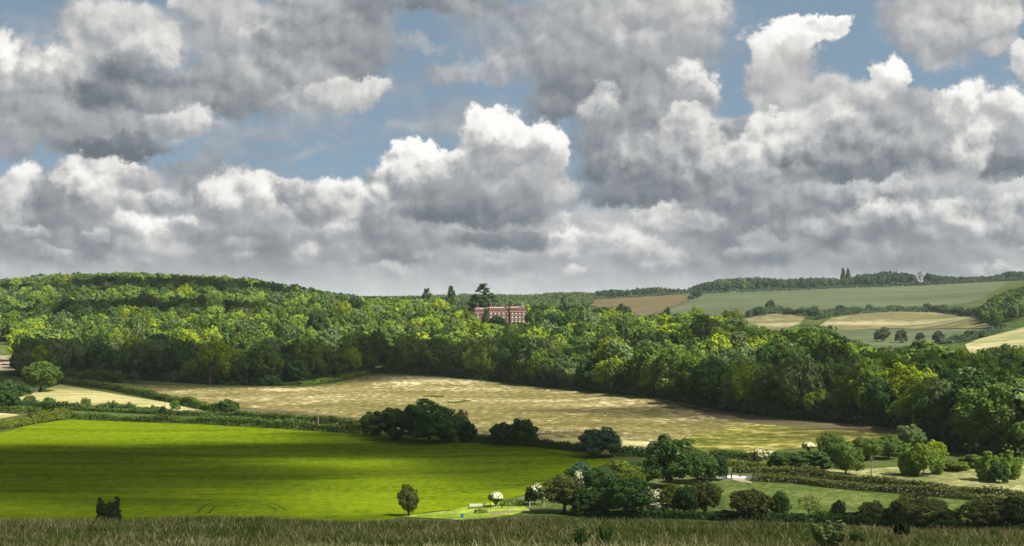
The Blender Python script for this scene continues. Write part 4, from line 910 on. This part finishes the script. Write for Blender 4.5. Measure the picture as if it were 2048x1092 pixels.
# blue drum
p = ground(925, 1035.5, 200); z0 = Hs(*p)
e = root('plastic_drum', 'small blue plastic drum in the pale grass below the rail', 'drum', (p[0], p[1], z0))
obj('drum_body', MB().tube([(0, 0, .0), (0, 0, .05), (0, 0, .3), (0, 0, .55), (0, 0, .6)], [.24, .27, .29, .27, .22], 14).build('drum_body', M['blue_plastic']), e)
obj('drum_rim', MB().tube([(0, 0, .603), (0, 0, .66)], [.25, .25], 14).build('drum_rim', M['dark_wood']), e)
# white field gate left
p = ground(68, 784, 200); z0 = Hs(*p)
e = root('field_gate', 'white five-bar gate beside the broad lone oak', 'gate', (p[0], p[1] - 1, z0))
obj('bars', MB().box(-1.5, 1.5, -.04, .04, .2, .34).box(-1.5, 1.5, -.04, .04, .5, .64).box(-1.5, 1.5, -.04, .04, .8, .94).box(-1.5, 1.5, -.04, .04, 1.1, 1.24).box(-1.5, 1.5, -.04, .04, 1.4, 1.54).build('bars', M['white_paint']), e)
for x in (-1.65, 1.65): obj('post', MB().box(x - .12, x + .12, -.12, .12, -.3, 1.75).build('post', M['white_paint']), e)
# posts at the lane opening
for u, vb, hgt, lab in ((1463, 957, 1.5, 'dark timber post at the pale lane opening, beside worn ground'), (1453, 958, 1.1, 'shorter dark post left of the taller lane opening post'), (1480, 955, .9, 'slim post right of the taller lane opening post')):
    p = ground(u, vb, 200); z0 = Hs(*p); o = obj('gate_post', MB().box(-.14, .14, -.1, .1, -.3, hgt).box(-.1, .1, -.07, .07, hgt + .003, hgt + .08).build('gate_post', M['dark_wood']), None, (p[0], p[1], z0)); o['label'] = lab; o['category'] = 'post'
for u, vb in ((1060, 1016), (1088, 1014), (1297, 984), (1413, 1032)):
    p = ground(u, vb, 200); z0 = Hs(*p); o = obj('fence_post', MB().box(-.07, .07, -.07, .07, -.3, 1.1).box(-.05, .05, -.05, .05, 1.103, 1.16).build('fence_post', M['pale_wood']), None, (p[0], p[1], z0))
    o['category'] = 'post'; o['label'] = {1060: 'pale fence post below the bush with white blossom corner', 1088: 'pale fence post left of the first thorn trunk', 1297: 'pale fence post in the gap above the creamy hawthorn', 1413: 'pale post under the wide brown-topped thorn'}[u]

# ------------------------------------------------------------------ foreground grass: one stand of rough grass
def grass(n, y0, y1, hmin, hmax):
    y = np.exp(rs.uniform(math.log(y0), math.log(y1), n)); x = rs.uniform(-1, 1, n) * (y * .40 + 3)
    cl = np.sin(x * .9 + np.sin(y * .5) * 2) * np.cos(y * .7 + np.sin(x * .6)) + .6 * np.sin(x * 2.3 + y * 1.9) + rs.normal(0, .5, n)
    tall = rs.uniform(size=n) < .05
    h = rs.uniform(hmin, hmax, n) * (1 + .38 * np.clip(cl, -1.6, 1.8)) * np.where(tall, 1.7, 1) * np.where((np.sin(x * .37 + 2 * np.sin(y * .21)) * np.sin(y * .29 + x * .11) > .5) & (rs.uniform(size=n) < .5), 1.9, 1); w = rs.uniform(.010, .024, n) * np.where(tall, .6, 1)
    h = np.minimum(h, .50); z_ = H(x, y); a = rs.uniform(0, 6.28, n); lean = rs.normal(0, .42, (n, 2)) * h[:, None]
    dx, dy = np.cos(a) * w, np.sin(a) * w
    b0 = np.stack([x - dx, y - dy, z_], 1); b1 = np.stack([x + dx, y + dy, z_], 1)
    m1 = np.stack([x + lean[:, 0] * .4 + dx * .9, y + lean[:, 1] * .4 + dy * .9, z_ + h * .6], 1); m0 = np.stack([x + lean[:, 0] * .4 - dx * .9, y + lean[:, 1] * .4 - dy * .9, z_ + h * .6], 1)
    t1 = np.stack([x + lean[:, 0] + dx * .35, y + lean[:, 1] + dy * .35, z_ + h], 1); t0 = np.stack([x + lean[:, 0] - dx * .35, y + lean[:, 1] - dy * .35, z_ + h], 1)
    v = np.stack([b0, b1, m1, m0, t1, t0], 1).reshape(-1, 3)
    i = np.arange(n)[:, None] * 6
    f = np.concatenate([i + np.array([0, 1, 2, 3]), i + np.array([3, 2, 4, 5])])
    pal = np.array([(.034, .068, .014), (.055, .092, .020), (.085, .108, .028), (.150, .150, .060), (.075, .068, .034), (.30, .28, .16)])
    s = cl + .9 * np.sin(x * .23 + 1.7 * np.sin(y * .17)) * np.cos(y * .31) + rs.normal(0, .5, n); k = np.digitize(s, [-.8, .0, .7, 1.5, 2.1]); brow = (y > 80) & (rs.uniform(size=n) < .4); k = np.where(brow, 4, k); k = np.where(tall, 5, k)
    c = np.repeat(pal[k] * rs.uniform(.75, 1.25, (n, 1)), 6, 0)
    return v, f, c
v, f, c = grass(470000, 33, 114, .09, .27)
o = obj('grass', mesh('grass', v, f, M['grass_blade'], False, c)); o['kind'] = 'stuff'; o['label'] = 'rough dry grass with pale seed heads on the near hillside'; o['category'] = 'grass'

# ------------------------------------------------------------------ sun, added shade clouds overhead, sky
SUN_EL, SUN_AZ = R(50), R(120)               # azimuth from +Y (view direction) towards +X (right)
sd = np.array([math.sin(SUN_AZ) * math.cos(SUN_EL), math.cos(SUN_AZ) * math.cos(SUN_EL), math.sin(SUN_EL)])
sl = bpy.data.lights.new('sun', 'SUN'); sl.energy = 5.0; sl.angle = R(0.6); sl.color = (1.0, 0.95, 0.84)
so = bpy.data.objects.new('sun', sl); COL.objects.link(so); so.location = tuple(sd * 500)
so.rotation_euler = Vector(tuple(-sd)).to_track_quat('-Z', 'Y').to_euler()

m, nt, out = newmat('shade_vapour')
pvn = N(nt, 'ShaderNodeVolumePrincipled'); pvn.inputs['Density'].default_value = .03; pvn.inputs['Color'].default_value = (.96, .96, .96, 1); pvn.inputs['Anisotropy'].default_value = .3
nt.links.new(pvn.outputs[0], out.inputs['Volume']); M['shade_cloud'] = m
def ico(sub):
    import bmesh
    bm = bmesh.new(); bmesh.ops.create_icosphere(bm, subdivisions=sub, radius=1)
    v = np.array([tuple(x.co) for x in bm.verts]); f = np.array([[y.index for y in x.verts] for x in bm.faces]); bm.free(); return v, f
IV, IF = ico(4)
def shade_cloud(gx, gy, rx, ry, thick, hgt, rot=0.0):
    """a flat-bottomed lump of vapour whose shade falls round (gx, gy)"""
    gz = Hs(gx, gy); k = (hgt - gz) / sd[2]; c = np.array([gx, gy, gz]) + sd * k
    v = IV.copy(); s = rs.uniform(0, 20, 3)
    bump = sum(a * np.sin(v @ w + p) for a, w, p in [(.13, rs.normal(0, 2.2, 3), s[0]), (.12, rs.normal(0, 3.5, 3), s[1]), (.07, rs.normal(0, 6, 3), s[2]), (.05, rs.normal(0, 10, 3), s[0])])
    v = v * (1 + bump)[:, None]; v[:, 2] = np.where(v[:, 2] < 0, v[:, 2] * .35, v[:, 2]) - .33
    cr, sr = math.cos(rot), math.sin(rot); X, Y_ = v[:, 0] * rx, v[:, 1] * ry
    v = np.stack([X * cr - Y_ * sr, X * sr + Y_ * cr, v[:, 2] * thick], 1)
    o = obj('shade_cloud', mesh('shade_cloud', v, IF, M['shade_cloud'], True), None, tuple(c)); o['kind'] = 'stuff'; o['label'] = 'unseen lump of vapour added overhead to shade the land'; o['category'] = 'shade_cloud'
SHADE = [(20, 350, 64, 46, 80, 0), (330, 386, 85, 17, 55, 0), (640, 386, 62, 15, 45, 0), (880, 378, 36, 18, 38, 0), (1090, 350, 28, 44, 36, 0), (180, 302, 40, 30, 34, 0), (90, 255, 45, 28, 24, 0), (430, 250, 55, 13, 14, 0), (850, 415, 48, 18, 45, 0), (1560, 228, 95, 22, 26, 0), (1000, 75, 75, 42, 12, 0), (1230, 262, 26, 13, 22, 0),
          (330, 690, 150, 46, 46, 0), (770, 705, 60, 34, 36, 0), (200, 1010, 85, 50, 80, 0), (300, 1270, 150, 95, 100, 0), (640, 1480, 110, 80, 60, 0), (1140, 1060, 45, 45, 50, 0), (1560, 478, 80, 28, 36, -.3), (1620, 600, 50, 22, 24, -.2), (1900, 402, 50, 24, 30, 0), (1260, 640, 70, 26, 45, -.2)]   # (u, Y, rx metres, ry metres, thickness, rotation)
for u, Y, rx, ry, th, ro in SHADE:  # unseen vapour lumps added, each shaped to darken a chosen patch
    x, y = at(u, Y); shade_cloud(x, y, rx, ry, th, 1300, ro)

# ---- world: Nishita sky in the gaps, cumulus built from shaded puffs
wd = bpy.data.worlds.new('World'); scene.world = wd; wd.use_nodes = True
nt = wd.node_tree; nt.nodes.clear()
out = nt.nodes.new('ShaderNodeOutputWorld'); bg = nt.nodes.new('ShaderNodeBackground'); nt.links.new(bg.outputs[0], out.inputs[0])
STR, EXPO = 0.1, 0.88
KSC = 1.0 / (STR * 2 ** EXPO)
bg.inputs[1].default_value = STR
sky = N(nt, 'ShaderNodeTexSky', sky_type='NISHITA'); sky.sun_disc = False; sky.sun_elevation = SUN_EL; sky.sun_rotation = SUN_AZ; sky.altitude = 100; sky.air_density = 1.0; sky.dust_density = 0.6; sky.ozone_density = 1.5
tcn = N(nt, 'ShaderNodeTexCoord'); upv = N(nt, 'ShaderNodeVectorMath', operation='ADD'); upv.inputs[1].default_value = (0, 0, .32); nt.links.new(tcn.outputs['Generated'], upv.inputs[0])
nrmv = N(nt, 'ShaderNodeVectorMath', operation='NORMALIZE'); nt.links.new(upv.outputs[0], nrmv.inputs[0]); nt.links.new(nrmv.outputs[0], sky.inputs[0])   # the clear gaps keep a deep blue low down
sep = N(nt, 'ShaderNodeSeparateXYZ'); nt.links.new(tcn.outputs['Generated'], sep.inputs[0])
az = math_(nt, 'ARCTAN2', sep.outputs[0], sep.outputs[1]); hyp = math_(nt, 'SQRT', math_(nt, 'ADD', math_(nt, 'MULTIPLY', sep.outputs[0], sep.outputs[0]), math_(nt, 'MULTIPLY', sep.outputs[1], sep.outputs[1])))
el = math_(nt, 'ARCTAN2', sep.outputs[2], hyp)
S = F / 100.0                                     # one unit = 100 photo pixels of arc
comb = N(nt, 'ShaderNodeCombineXYZ'); nt.links.new(math_(nt, 'MULTIPLY', az, S), comb.inputs[0]); nt.links.new(math_(nt, 'MULTIPLY', el, S), comb.inputs[1])
P0 = comb.outputs[0]
def vm(op, a, b=None, c=None, scale=None):
    n = N(nt, 'ShaderNodeVectorMath', operation=op)
    for i, x in enumerate((a, b, c)):
        if x is None: continue
        if isinstance(x, tuple): n.inputs[i].default_value = x
        else: nt.links.new(x, n.inputs[i])
    if scale is not None: n.inputs['Scale'].default_value = scale
    return n
def ncol(vec, scale, detail, rough=.55):
    n = N(nt, 'ShaderNodeTexNoise', noise_dimensions='2D'); n.inputs['Scale'].default_value = scale; n.inputs['Detail'].default_value = detail; n.inputs['Roughness'].default_value = rough
    nt.links.new(vec, n.inputs['Vector']); return n.outputs['Color']
w1 = vm('SUBTRACT', ncol(P0, .9, 6, .58), (.5, .5, .5)).outputs[0]
w2 = vm('SUBTRACT', ncol(P0, 4.5, 5, .6), (.5, .5, .5)).outputs[0]
far_ = N(nt, 'ShaderNodeMapRange', interpolation_type='SMOOTHSTEP'); far_.inputs[1].default_value = .02; far_.inputs[2].default_value = .11; far_.inputs[3].default_value = .5; nt.links.new(el, far_.inputs[0])   # far clouds show less relief
w1 = vm('SCALE', w1); nt.links.new(far_.outputs[0], w1.inputs['Scale']); w1 = w1.outputs[0]
Pw = vm('MULTIPLY_ADD', w1, (1.15, .95, 0), P0).outputs[0]
Pw = vm('MULTIPLY_ADD', w2, (.24, .24, 0), Pw).outputs[0]
w3 = vm('SUBTRACT', ncol(P0, 16.0, 3, .6), (.5, .5, .5)).outputs[0]
Pw = vm('MULTIPLY_ADD', w3, (.09, .09, 0), Pw).outputs[0]
# relief: the same billow noise looked up a little towards the light
def billow(vec):
    a = noise(nt, vec, 1.6, 6, .6, 0.0, '2D')
    v_ = N(nt, 'ShaderNodeTexVoronoi', feature='F1', voronoi_dimensions='2D'); v_.inputs['Scale'].default_value = 2.4
    nt.links.new(vec, v_.inputs['Vector'])
    return math_(nt, 'SUBTRACT', a, math_(nt, 'MULTIPLY', math_(nt, 'MULTIPLY', v_.outputs['Distance'], v_.outputs['Distance']), .40))
Pb = vm('MULTIPLY_ADD', w2, (.16, .16, 0), P0).outputs[0]
b0 = billow(Pb); b1 = billow(vm('ADD', Pb, (.11, .17, 0)).outputs[0])
emb = math_(nt, 'SUBTRACT', b0, b1)
lowf = math_(nt, 'SUBTRACT', noise(nt, P0, .55, 5, .55, 0.0, '2D'), .5)
def ang(u, v):
    sx, sz = ray(u, v); return math.atan(sx) * S, math.atan(sz / math.hypot(1, sx)) * S
PUFF = [ # u, v, ru, rv, top, bottom, alpha, softness
 (1024, 580, 1900, 190, .56, .48, 1, .35), (300, 500, 700, 90, 0.49, 0.41, 0.7, 0.9), (1600, 500, 800, 110, 0.51, 0.41, 0.8, 0.9), (900, 500, 700, 90, 0.5, 0.43, 0.7, 0.9),
 # far rows low over the hills
 (60, 470, 130, 70, 0.5, 0.32, 0.9, 0.6), (520, 500, 160, 50, 0.51, 0.34, 0.9, 0.6), (760, 505, 140, 32, 0.47, 0.28, 0.9, 0.7), (1000, 530, 160, 26, 0.45, 0.34, 0.8, 0.7), (1400, 520, 180, 40, 0.45, 0.34, 0.8, 0.7), (1850, 520, 260, 40, 0.43, 0.32, 0.9, 0.7), (1530, 500, 130, 38, 0.45, 0.27, 0.9, 0.6),
 (680, 480, 61.6, 57.5, 0.85, 0.41, 0.95, 0.45), (600, 500, 50.4, 36.8, 0.75, 0.4, 0.9, 0.5), (1120, 490, 50.4, 43.7, 0.85, 0.43, 0.9, 0.5), (1270, 500, 67.2, 51.7, 0.79, 0.4, 0.9, 0.5), (1150, 540, 29.1, 17.2, 0.83, 0.46, 0.8, 0.7), (1340, 520, 44.8, 23, 0.73, 0.43, 0.7, 0.7),
 (40, 385, 53.8, 63.2, 0.84, 0.38, 0.95, 0.3), (60, 440, 78.4, 69, 0.73, 0.34, 0.9, 0.5), (150, 430, 112, 109, 0.41, 0.28, 0.98, 0.4), (205, 365, 106, 71.3, 0.84, 0.34, 0.95, 0.3), (240, 400, 67.2, 69, 0.88, 0.42, 0.95, 0.3), (285, 455, 51.5, 48.3, 0.9, 0.46, 0.95, 0.4), (190, 480, 134, 46, 0.39, 0.29, 0.9, 0.6),
 (330, 360, 134, 46, 0.42, 0.32, 0.8, 0.6), (430, 390, 130, 55, 0.46, 0.34, 0.85, 0.5), (500, 400, 106, 63.2, 0.78, 0.32, 0.95, 0.3), (560, 430, 101, 74.8, 0.79, 0.35, 0.95, 0.45), (440, 450, 89.6, 63.2, 0.49, 0.32, 0.9, 0.5), (520, 470, 123, 51.7, 0.47, 0.29, 0.9, 0.6), (590, 395, 50.4, 46, 0.68, 0.32, 0.9, 0.4),
 (700, 425, 123, 69, 0.8, 0.32, 0.97, 0.3), (660, 400, 67.2, 46, 0.78, 0.36, 0.9, 0.4), (730, 470, 101, 57.5, 0.83, 0.38, 0.9, 0.5), (800, 440, 134, 69, 0.47, 0.29, 0.95, 0.5), (860, 470, 112, 46, 0.5, 0.34, 0.9, 0.6), (820, 510, 101, 25.3, 0.39, 0.26, 0.9, 0.7),
 (1330, 430, 67.2, 51.7, 0.83, 0.4, 0.9, 0.5), (1450, 440, 123, 80.5, 0.45, 0.29, 0.9, 0.5), (1560, 440, 140, 70, 0.47, 0.28, 0.97, 0.5), (1660, 450, 123, 59.8, 0.45, 0.26, 0.97, 0.5), (1720, 455, 44.8, 39.1, 0.75, 0.35, 0.85, 0.6), (1850, 430, 220, 75, 0.73, 0.3, 0.97, 0.5), (1890, 440, 67.2, 46, 0.77, 0.38, 0.8, 0.7), (2020, 420, 101, 80.5, 0.74, 0.3, 0.95, 0.4), (1700, 380, 160, 40, 0.7, 0.28, 0.9, 0.5),
 # wisps over the blue
 (850, 265, 130, 26, .52, .46, .72, .95), (930, 235, 160, 60, .48, .42, .62, .98), (480, 260, 190, 34, .50, .44, .72, .95), (600, 305, 170, 14, .50, .46, .5, .98), (450, 305, 110, 36, .46, .40, .55, .95), (800, 180, 60, 40, .48, .44, .5, .98), (690, 280, 90, 16, .5, .46, .45, .98), (640, 240, 120, 30, .52, .44, .6, .95), (560, 340, 160, 14, .46, .44, .4, .98), (820, 85, 90, 18, .62, .52, .6, .95), (100, 45, 170, 22, .45, .40, .45, .98), (1010, 60, 150, 70, .44, .38, .7, .9), (1960, 180, 130, 26, .40, .36, .3, .98), (1640, 200, 80, 30, .45, .40, .4, .95),
 # central heap
 (835, 330, 80, 42, .92, .50, 1, .3), (900, 345, 100, 48, .80, .40, 1, .35), (790, 365, 70, 40, .74, .40, .97, .4), (1000, 262, 66, 52, .95, .55, 1, .28), (960, 290, 50, 44, .74, .50, .95, .4), (1075, 300, 66, 72, .92, .46, 1, .3), (1010, 330, 110, 62, .50, .36, .95, .5), (930, 385, 150, 50, .44, .30, .97, .5), (1060, 375, 130, 44, .54, .36, .95, .5), (1130, 385, 65, 35, .62, .42, .9, .5), (960, 425, 160, 40, .38, .22, .97, .5), (880, 430, 90, 26, .30, .20, .9, .6), (1010, 480, 130, 24, .36, .22, .95, .5),
 # top centre mass and the dark tower under it
 (900, 135, 90, 40, .54, .42, .85, .7), (1010, 130, 70, 50, .52, .40, .85, .7), (1250, 60, 240, 130, .52, .40, 1, .35), (1150, 110, 130, 90, .48, .36, .98, .5), (1350, 40, 120, 90, .56, .42, .98, .45), (1400, 30, 60, 60, .60, .46, .95, .4), (1180, 185, 140, 60, .40, .27, .98, .45), (1100, 210, 70, 36, .36, .26, .9, .6), (1300, 150, 120, 80, .46, .34, .95, .5), (1310, 70, 42, 34, .60, .48, .7, .8), (1240, 80, 30, 26, .60, .48, .6, .8),
 (1390, 190, 62, 66, .74, .44, .98, .35), (1330, 240, 110, 90, .44, .30, .98, .45), (1200, 175, 38, 26, .60, .42, .9, .5), (1195, 225, 50, 48, .62, .40, .95, .4), (1230, 290, 100, 90, .42, .28, .98, .45), (1390, 290, 90, 80, .66, .38, .98, .4), (1370, 235, 40, 34, .70, .46, .9, .5), (1300, 340, 150, 70, .46, .25, .98, .45), (1430, 330, 90, 70, .60, .34, .97, .45), (1280, 390, 130, 30, .34, .23, .95, .5), (1470, 260, 40, 30, .52, .34, .9, .5), (1460, 380, 110, 50, .40, .28, .9, .6), (1230, 330, 20, 40, .55, .4, .7, .6),
 # right: tower with bright cap
 (1545, 165, 66, 90, .60, .46, 1, .35), (1600, 62, 82, 42, .96, .62, 1, .3), (1545, 95, 60, 60, .86, .58, 1, .35), (1655, 44, 52, 24, .96, .66, 1, .35), (1600, 110, 50, 50, .72, .5, .95, .5), (1560, 220, 75, 60, .56, .44, .97, .5), (1650, 200, 85, 62, .60, .46, .95, .5), (1775, 155, 42, 50, .90, .54, 1, .3), (1740, 200, 72, 50, .66, .46, .95, .4), (1640, 265, 120, 60, .66, .44, .98, .4), (1540, 270, 60, 46, .74, .50, .97, .4), (1505, 315, 55, 40, .70, .46, .95, .4), (1600, 300, 80, 50, .60, .40, .95, .5), (1850, 240, 120, 66, .52, .40, .97, .45), (1935, 215, 62, 52, .82, .48, .98, .35), (2020, 225, 66, 56, .82, .48, .98, .35), (1760, 290, 170, 60, .48, .30, .98, .45), (1700, 325, 170, 34, .36, .24, .97, .5), (1880, 320, 150, 40, .42, .30, .95, .5), (1950, 305, 66, 62, .74, .42, .97, .4), (2030, 300, 60, 50, .50, .34, .9, .5), (2020, 330, 66, 24, .30, .22, .95, .5), (1900, 365, 160, 34, .54, .38, .9, .6), (1560, 350, 120, 34, .48, .34, .9, .6),
 # top right
 (1900, 20, 150, 66, .56, .44, 1, .35), (1870, 80, 70, 56, .56, .44, .98, .4), (1990, 50, 66, 46, .64, .50, .95, .4), (1955, 85, 60, 40, .52, .42, .9, .5), (2040, 120, 42, 40, .70, .50, .97, .4),
 # top left masses
 (190, 20, 120, 30, .50, .40, .5, .9), (60, 150, 110, 90, .60, .42, .98, .4), (20, 105, 36, 46, .80, .50, .97, .4), (110, 130, 64, 56, .72, .46, .97, .4), (240, 70, 130, 90, .62, .46, .98, .4), (290, 95, 70, 56, .68, .48, .9, .5), (180, 200, 150, 80, .48, .36, .97, .5), (235, 165, 95, 62, .30, .22, .97, .6), (200, 190, 70, 40, .26, .20, .8, .8),
 (390, 20, 46, 34, .70, .46, .95, .4), (470, 60, 130, 100, .58, .42, .98, .45), (520, 80, 70, 50, .66, .50, .85, .6), (620, 60, 140, 90, .48, .34, .98, .45), (700, 90, 110, 80, .44, .33, .97, .45), (430, 170, 150, 70, .44, .30, .97, .5), (600, 170, 140, 66, .50, .36, .97, .45), (720, 185, 76, 42, .72, .48, .98, .35), (640, 200, 90, 36, .60, .44, .95, .5), (340, 200, 110, 40, .42, .32, .9, .6), (60, 240, 130, 46, .48, .36, .97, .5), (350, 245, 90, 36, .64, .44, .95, .5), (180, 270, 170, 46, .46, .34, .97, .5), (240, 292, 120, 24, .28, .20, .97, .6), (410, 330, 70, 24, .44, .36, .8, .6), (30, 290, 60, 36, .46, .36, .9, .6), (860, 8, 190, 32, .30, .26, .95, .6), (750, 20, 90, 40, .40, .32, .9, .6), (960, 20, 130, 34, .42, .36, .8, .7),
]
rq = random.Random(5); low = []
for k in range(60):
    v_ = 390 + 150 * rq.random() ** .8; q_ = (600 - v_) / 200
    low.append((rq.uniform(-20, 2070), v_, rq.uniform(30, 75) * (.45 + q_ * .7), rq.uniform(16, 36) * (.35 + q_ * .8), rq.uniform(.56, .66) + .16 * q_, rq.uniform(.36, .44), (.35 + .55 * q_) * rq.uniform(.75, 1), rq.uniform(.5, .85)))
low.sort(key=lambda t: -t[1]); ix = next(i for i, p in enumerate(PUFF) if p[0] == 850 and p[1] == 265); PUFF[ix:ix] = low
LD = (0.30, 0.95, 0)
cur = math_(nt, 'ADD', math_(nt, 'MULTIPLY', lowf, .25), .40); cov = None
embm = math_(nt, 'MULTIPLY', math_(nt, 'MULTIPLY', emb, far_.outputs[0]), math_(nt, 'ADD', math_(nt, 'MULTIPLY', lowf, 2.2), 1.0))
embk = math_(nt, 'MULTIPLY', embm, 1.25)
def mixf(fac, a, b):
    n = N(nt, 'ShaderNodeMix', data_type='FLOAT')
    for s, x in ((n.inputs[0], fac), (n.inputs[2], a), (n.inputs[3], b)):
        if isinstance(x, (int, float)): s.default_value = x
        else: nt.links.new(x, s)
    return n.outputs[0]
# a loose deck of cloud everywhere outside the framed part of the sky, so the land is lit evenly from all sides
deckn = noise(nt, tcn.outputs['Generated'], 3.0, 5, .6)
deck = N(nt, 'ShaderNodeMapRange', interpolation_type='SMOOTHSTEP'); deck.inputs[1].default_value = .40; deck.inputs[2].default_value = .62; nt.links.new(deckn, deck.inputs[0])
outside = N(nt, 'ShaderNodeMapRange', interpolation_type='SMOOTHSTEP'); outside.inputs[1].default_value = .40; outside.inputs[2].default_value = .55; nt.links.new(math_(nt, 'ABSOLUTE', az), outside.inputs[0])
above = N(nt, 'ShaderNodeMapRange', interpolation_type='SMOOTHSTEP'); above.inputs[1].default_value = .24; above.inputs[2].default_value = .34; nt.links.new(el, above.inputs[0])
cov = math_(nt, 'MULTIPLY', deck.outputs[0], math_(nt, 'MAXIMUM', outside.outputs[0], above.outputs[0]))
cmb = N(nt, 'ShaderNodeCombineXYZ'); nt.links.new(cur, cmb.inputs[0]); nt.links.new(cov, cmb.inputs[1]); acc = cmb.outputs[0]   # x = brightness, y = coverage
for ip, (u, v, ru, rv, top, bot, al, soft) in enumerate(PUFF):
    if ip % 40 == 39: Pw = vm('MULTIPLY_ADD', acc, (1e-7, 1e-7, 1e-7), Pw).outputs[0]      # keeps the shader's working set small
    a, b = ang(u, v); rx, ry = ru / 100 * 1.06, rv / 100 * 1.06
    qn = vm('MULTIPLY_ADD', Pw, (1 / rx, 1 / ry, 0), (-a / rx, -b / ry, 0)).outputs[0]
    ln = vm('LENGTH', qn).outputs['Value']
    ma = N(nt, 'ShaderNodeMapRange', interpolation_type='SMOOTHSTEP'); ma.inputs[1].default_value = 1.02; ma.inputs[2].default_value = max(.05, 1.02 - soft * .95); ma.inputs[3].default_value = 0; ma.inputs[4].default_value = al; nt.links.new(ln, ma.inputs[0])
    dt = vm('DOT_PRODUCT', qn, LD).outputs['Value']
    tsum = math_(nt, 'ADD', dt, embk); cx = nt.nodes.new('ShaderNodeCombineXYZ')
    for i in range(3): nt.links.new(tsum, cx.inputs[i])
    ms = N(nt, 'ShaderNodeMapRange', data_type='FLOAT_VECTOR', interpolation_type='SMOOTHSTEP')
    for n_, val in (('From_Min_FLOAT3', (-.75,) * 3), ('From_Max_FLOAT3', (.85,) * 3), ('To_Min_FLOAT3', (bot, 1, 0)), ('To_Max_FLOAT3', (top, 1, 0))):
        next(i for i in ms.inputs if i.identifier == n_).default_value = val
    nt.links.new(cx.outputs[0], next(i for i in ms.inputs if i.identifier == 'Vector'))
    mx2 = N(nt, 'ShaderNodeMix', data_type='VECTOR'); nt.links.new(ma.outputs[0], mx2.inputs[0]); nt.links.new(acc, mx2.inputs[4]); nt.links.new(ms.outputs[1], mx2.inputs[5]); acc = mx2.outputs[1]
spl = N(nt, 'ShaderNodeSeparateXYZ'); nt.links.new(acc, spl.inputs[0]); cur, cov = spl.outputs[0], spl.outputs[1]
det = math_(nt, 'MULTIPLY', embm, .13)
br = math_(nt, 'ADD', math_(nt, 'ADD', cur, det), math_(nt, 'MULTIPLY', lowf, .12))
br = math_(nt, 'ADD', math_(nt, 'MULTIPLY', br, 1.28), -.075)
cr_ = ramp(nt, br, [(0.0, (.10, .115, .13)), (.22, (.17, .195, .215)), (.36, (.27, .292, .315)), (.50, (.41, .425, .44)), (.66, (.62, .615, .60)), (.85, (.88, .865, .83)), (1.0, (1.0, .99, .97))])
ccol = mixc(nt, 1.0, cr_, (KSC, KSC, KSC), 'MULTIPLY')
bluec = mixc(nt, 1.0, sky.outputs[0], (1.07, .95, .73), 'MULTIPLY')
nt.links.new(mixc(nt, cov, bluec, ccol), bg.inputs[0])
wd.cycles.sampling_method = 'MANUAL'; wd.cycles.sample_map_resolution = 512

m, nt2, out2 = newmat('haze_air'); pv_ = N(nt2, 'ShaderNodeVolumePrincipled'); pv_.inputs['Density'].default_value = HAZE; pv_.inputs['Color'].default_value = (.80, .88, 1.0, 1); nt2.links.new(pv_.outputs[0], out2.inputs['Volume'])
zmin, zmax = float(ZZ.min()) - 1.0, 75.0
hz_ = obj('haze', MB().box(-9000, 9000, -200, 12500, zmin, zmax).build('haze', m)); hz_['kind'] = 'stuff'
vs = scene.view_settings; vs.view_transform = 'Standard'; vs.look = 'None'; vs.exposure = EXPO; vs.gamma = 1.0; vs.use_curve_mapping = False
cy = scene.cycles
cy.max_bounces = 4; cy.diffuse_bounces = 2; cy.glossy_bounces = 2; cy.transmission_bounces = 2; cy.volume_bounces = 1; cy.transparent_max_bounces = 8
cy.use_denoising = True; cy.use_adaptive_sampling = True; cy.adaptive_threshold = 0.02; cy.caustics_reflective = False; cy.caustics_refractive = False
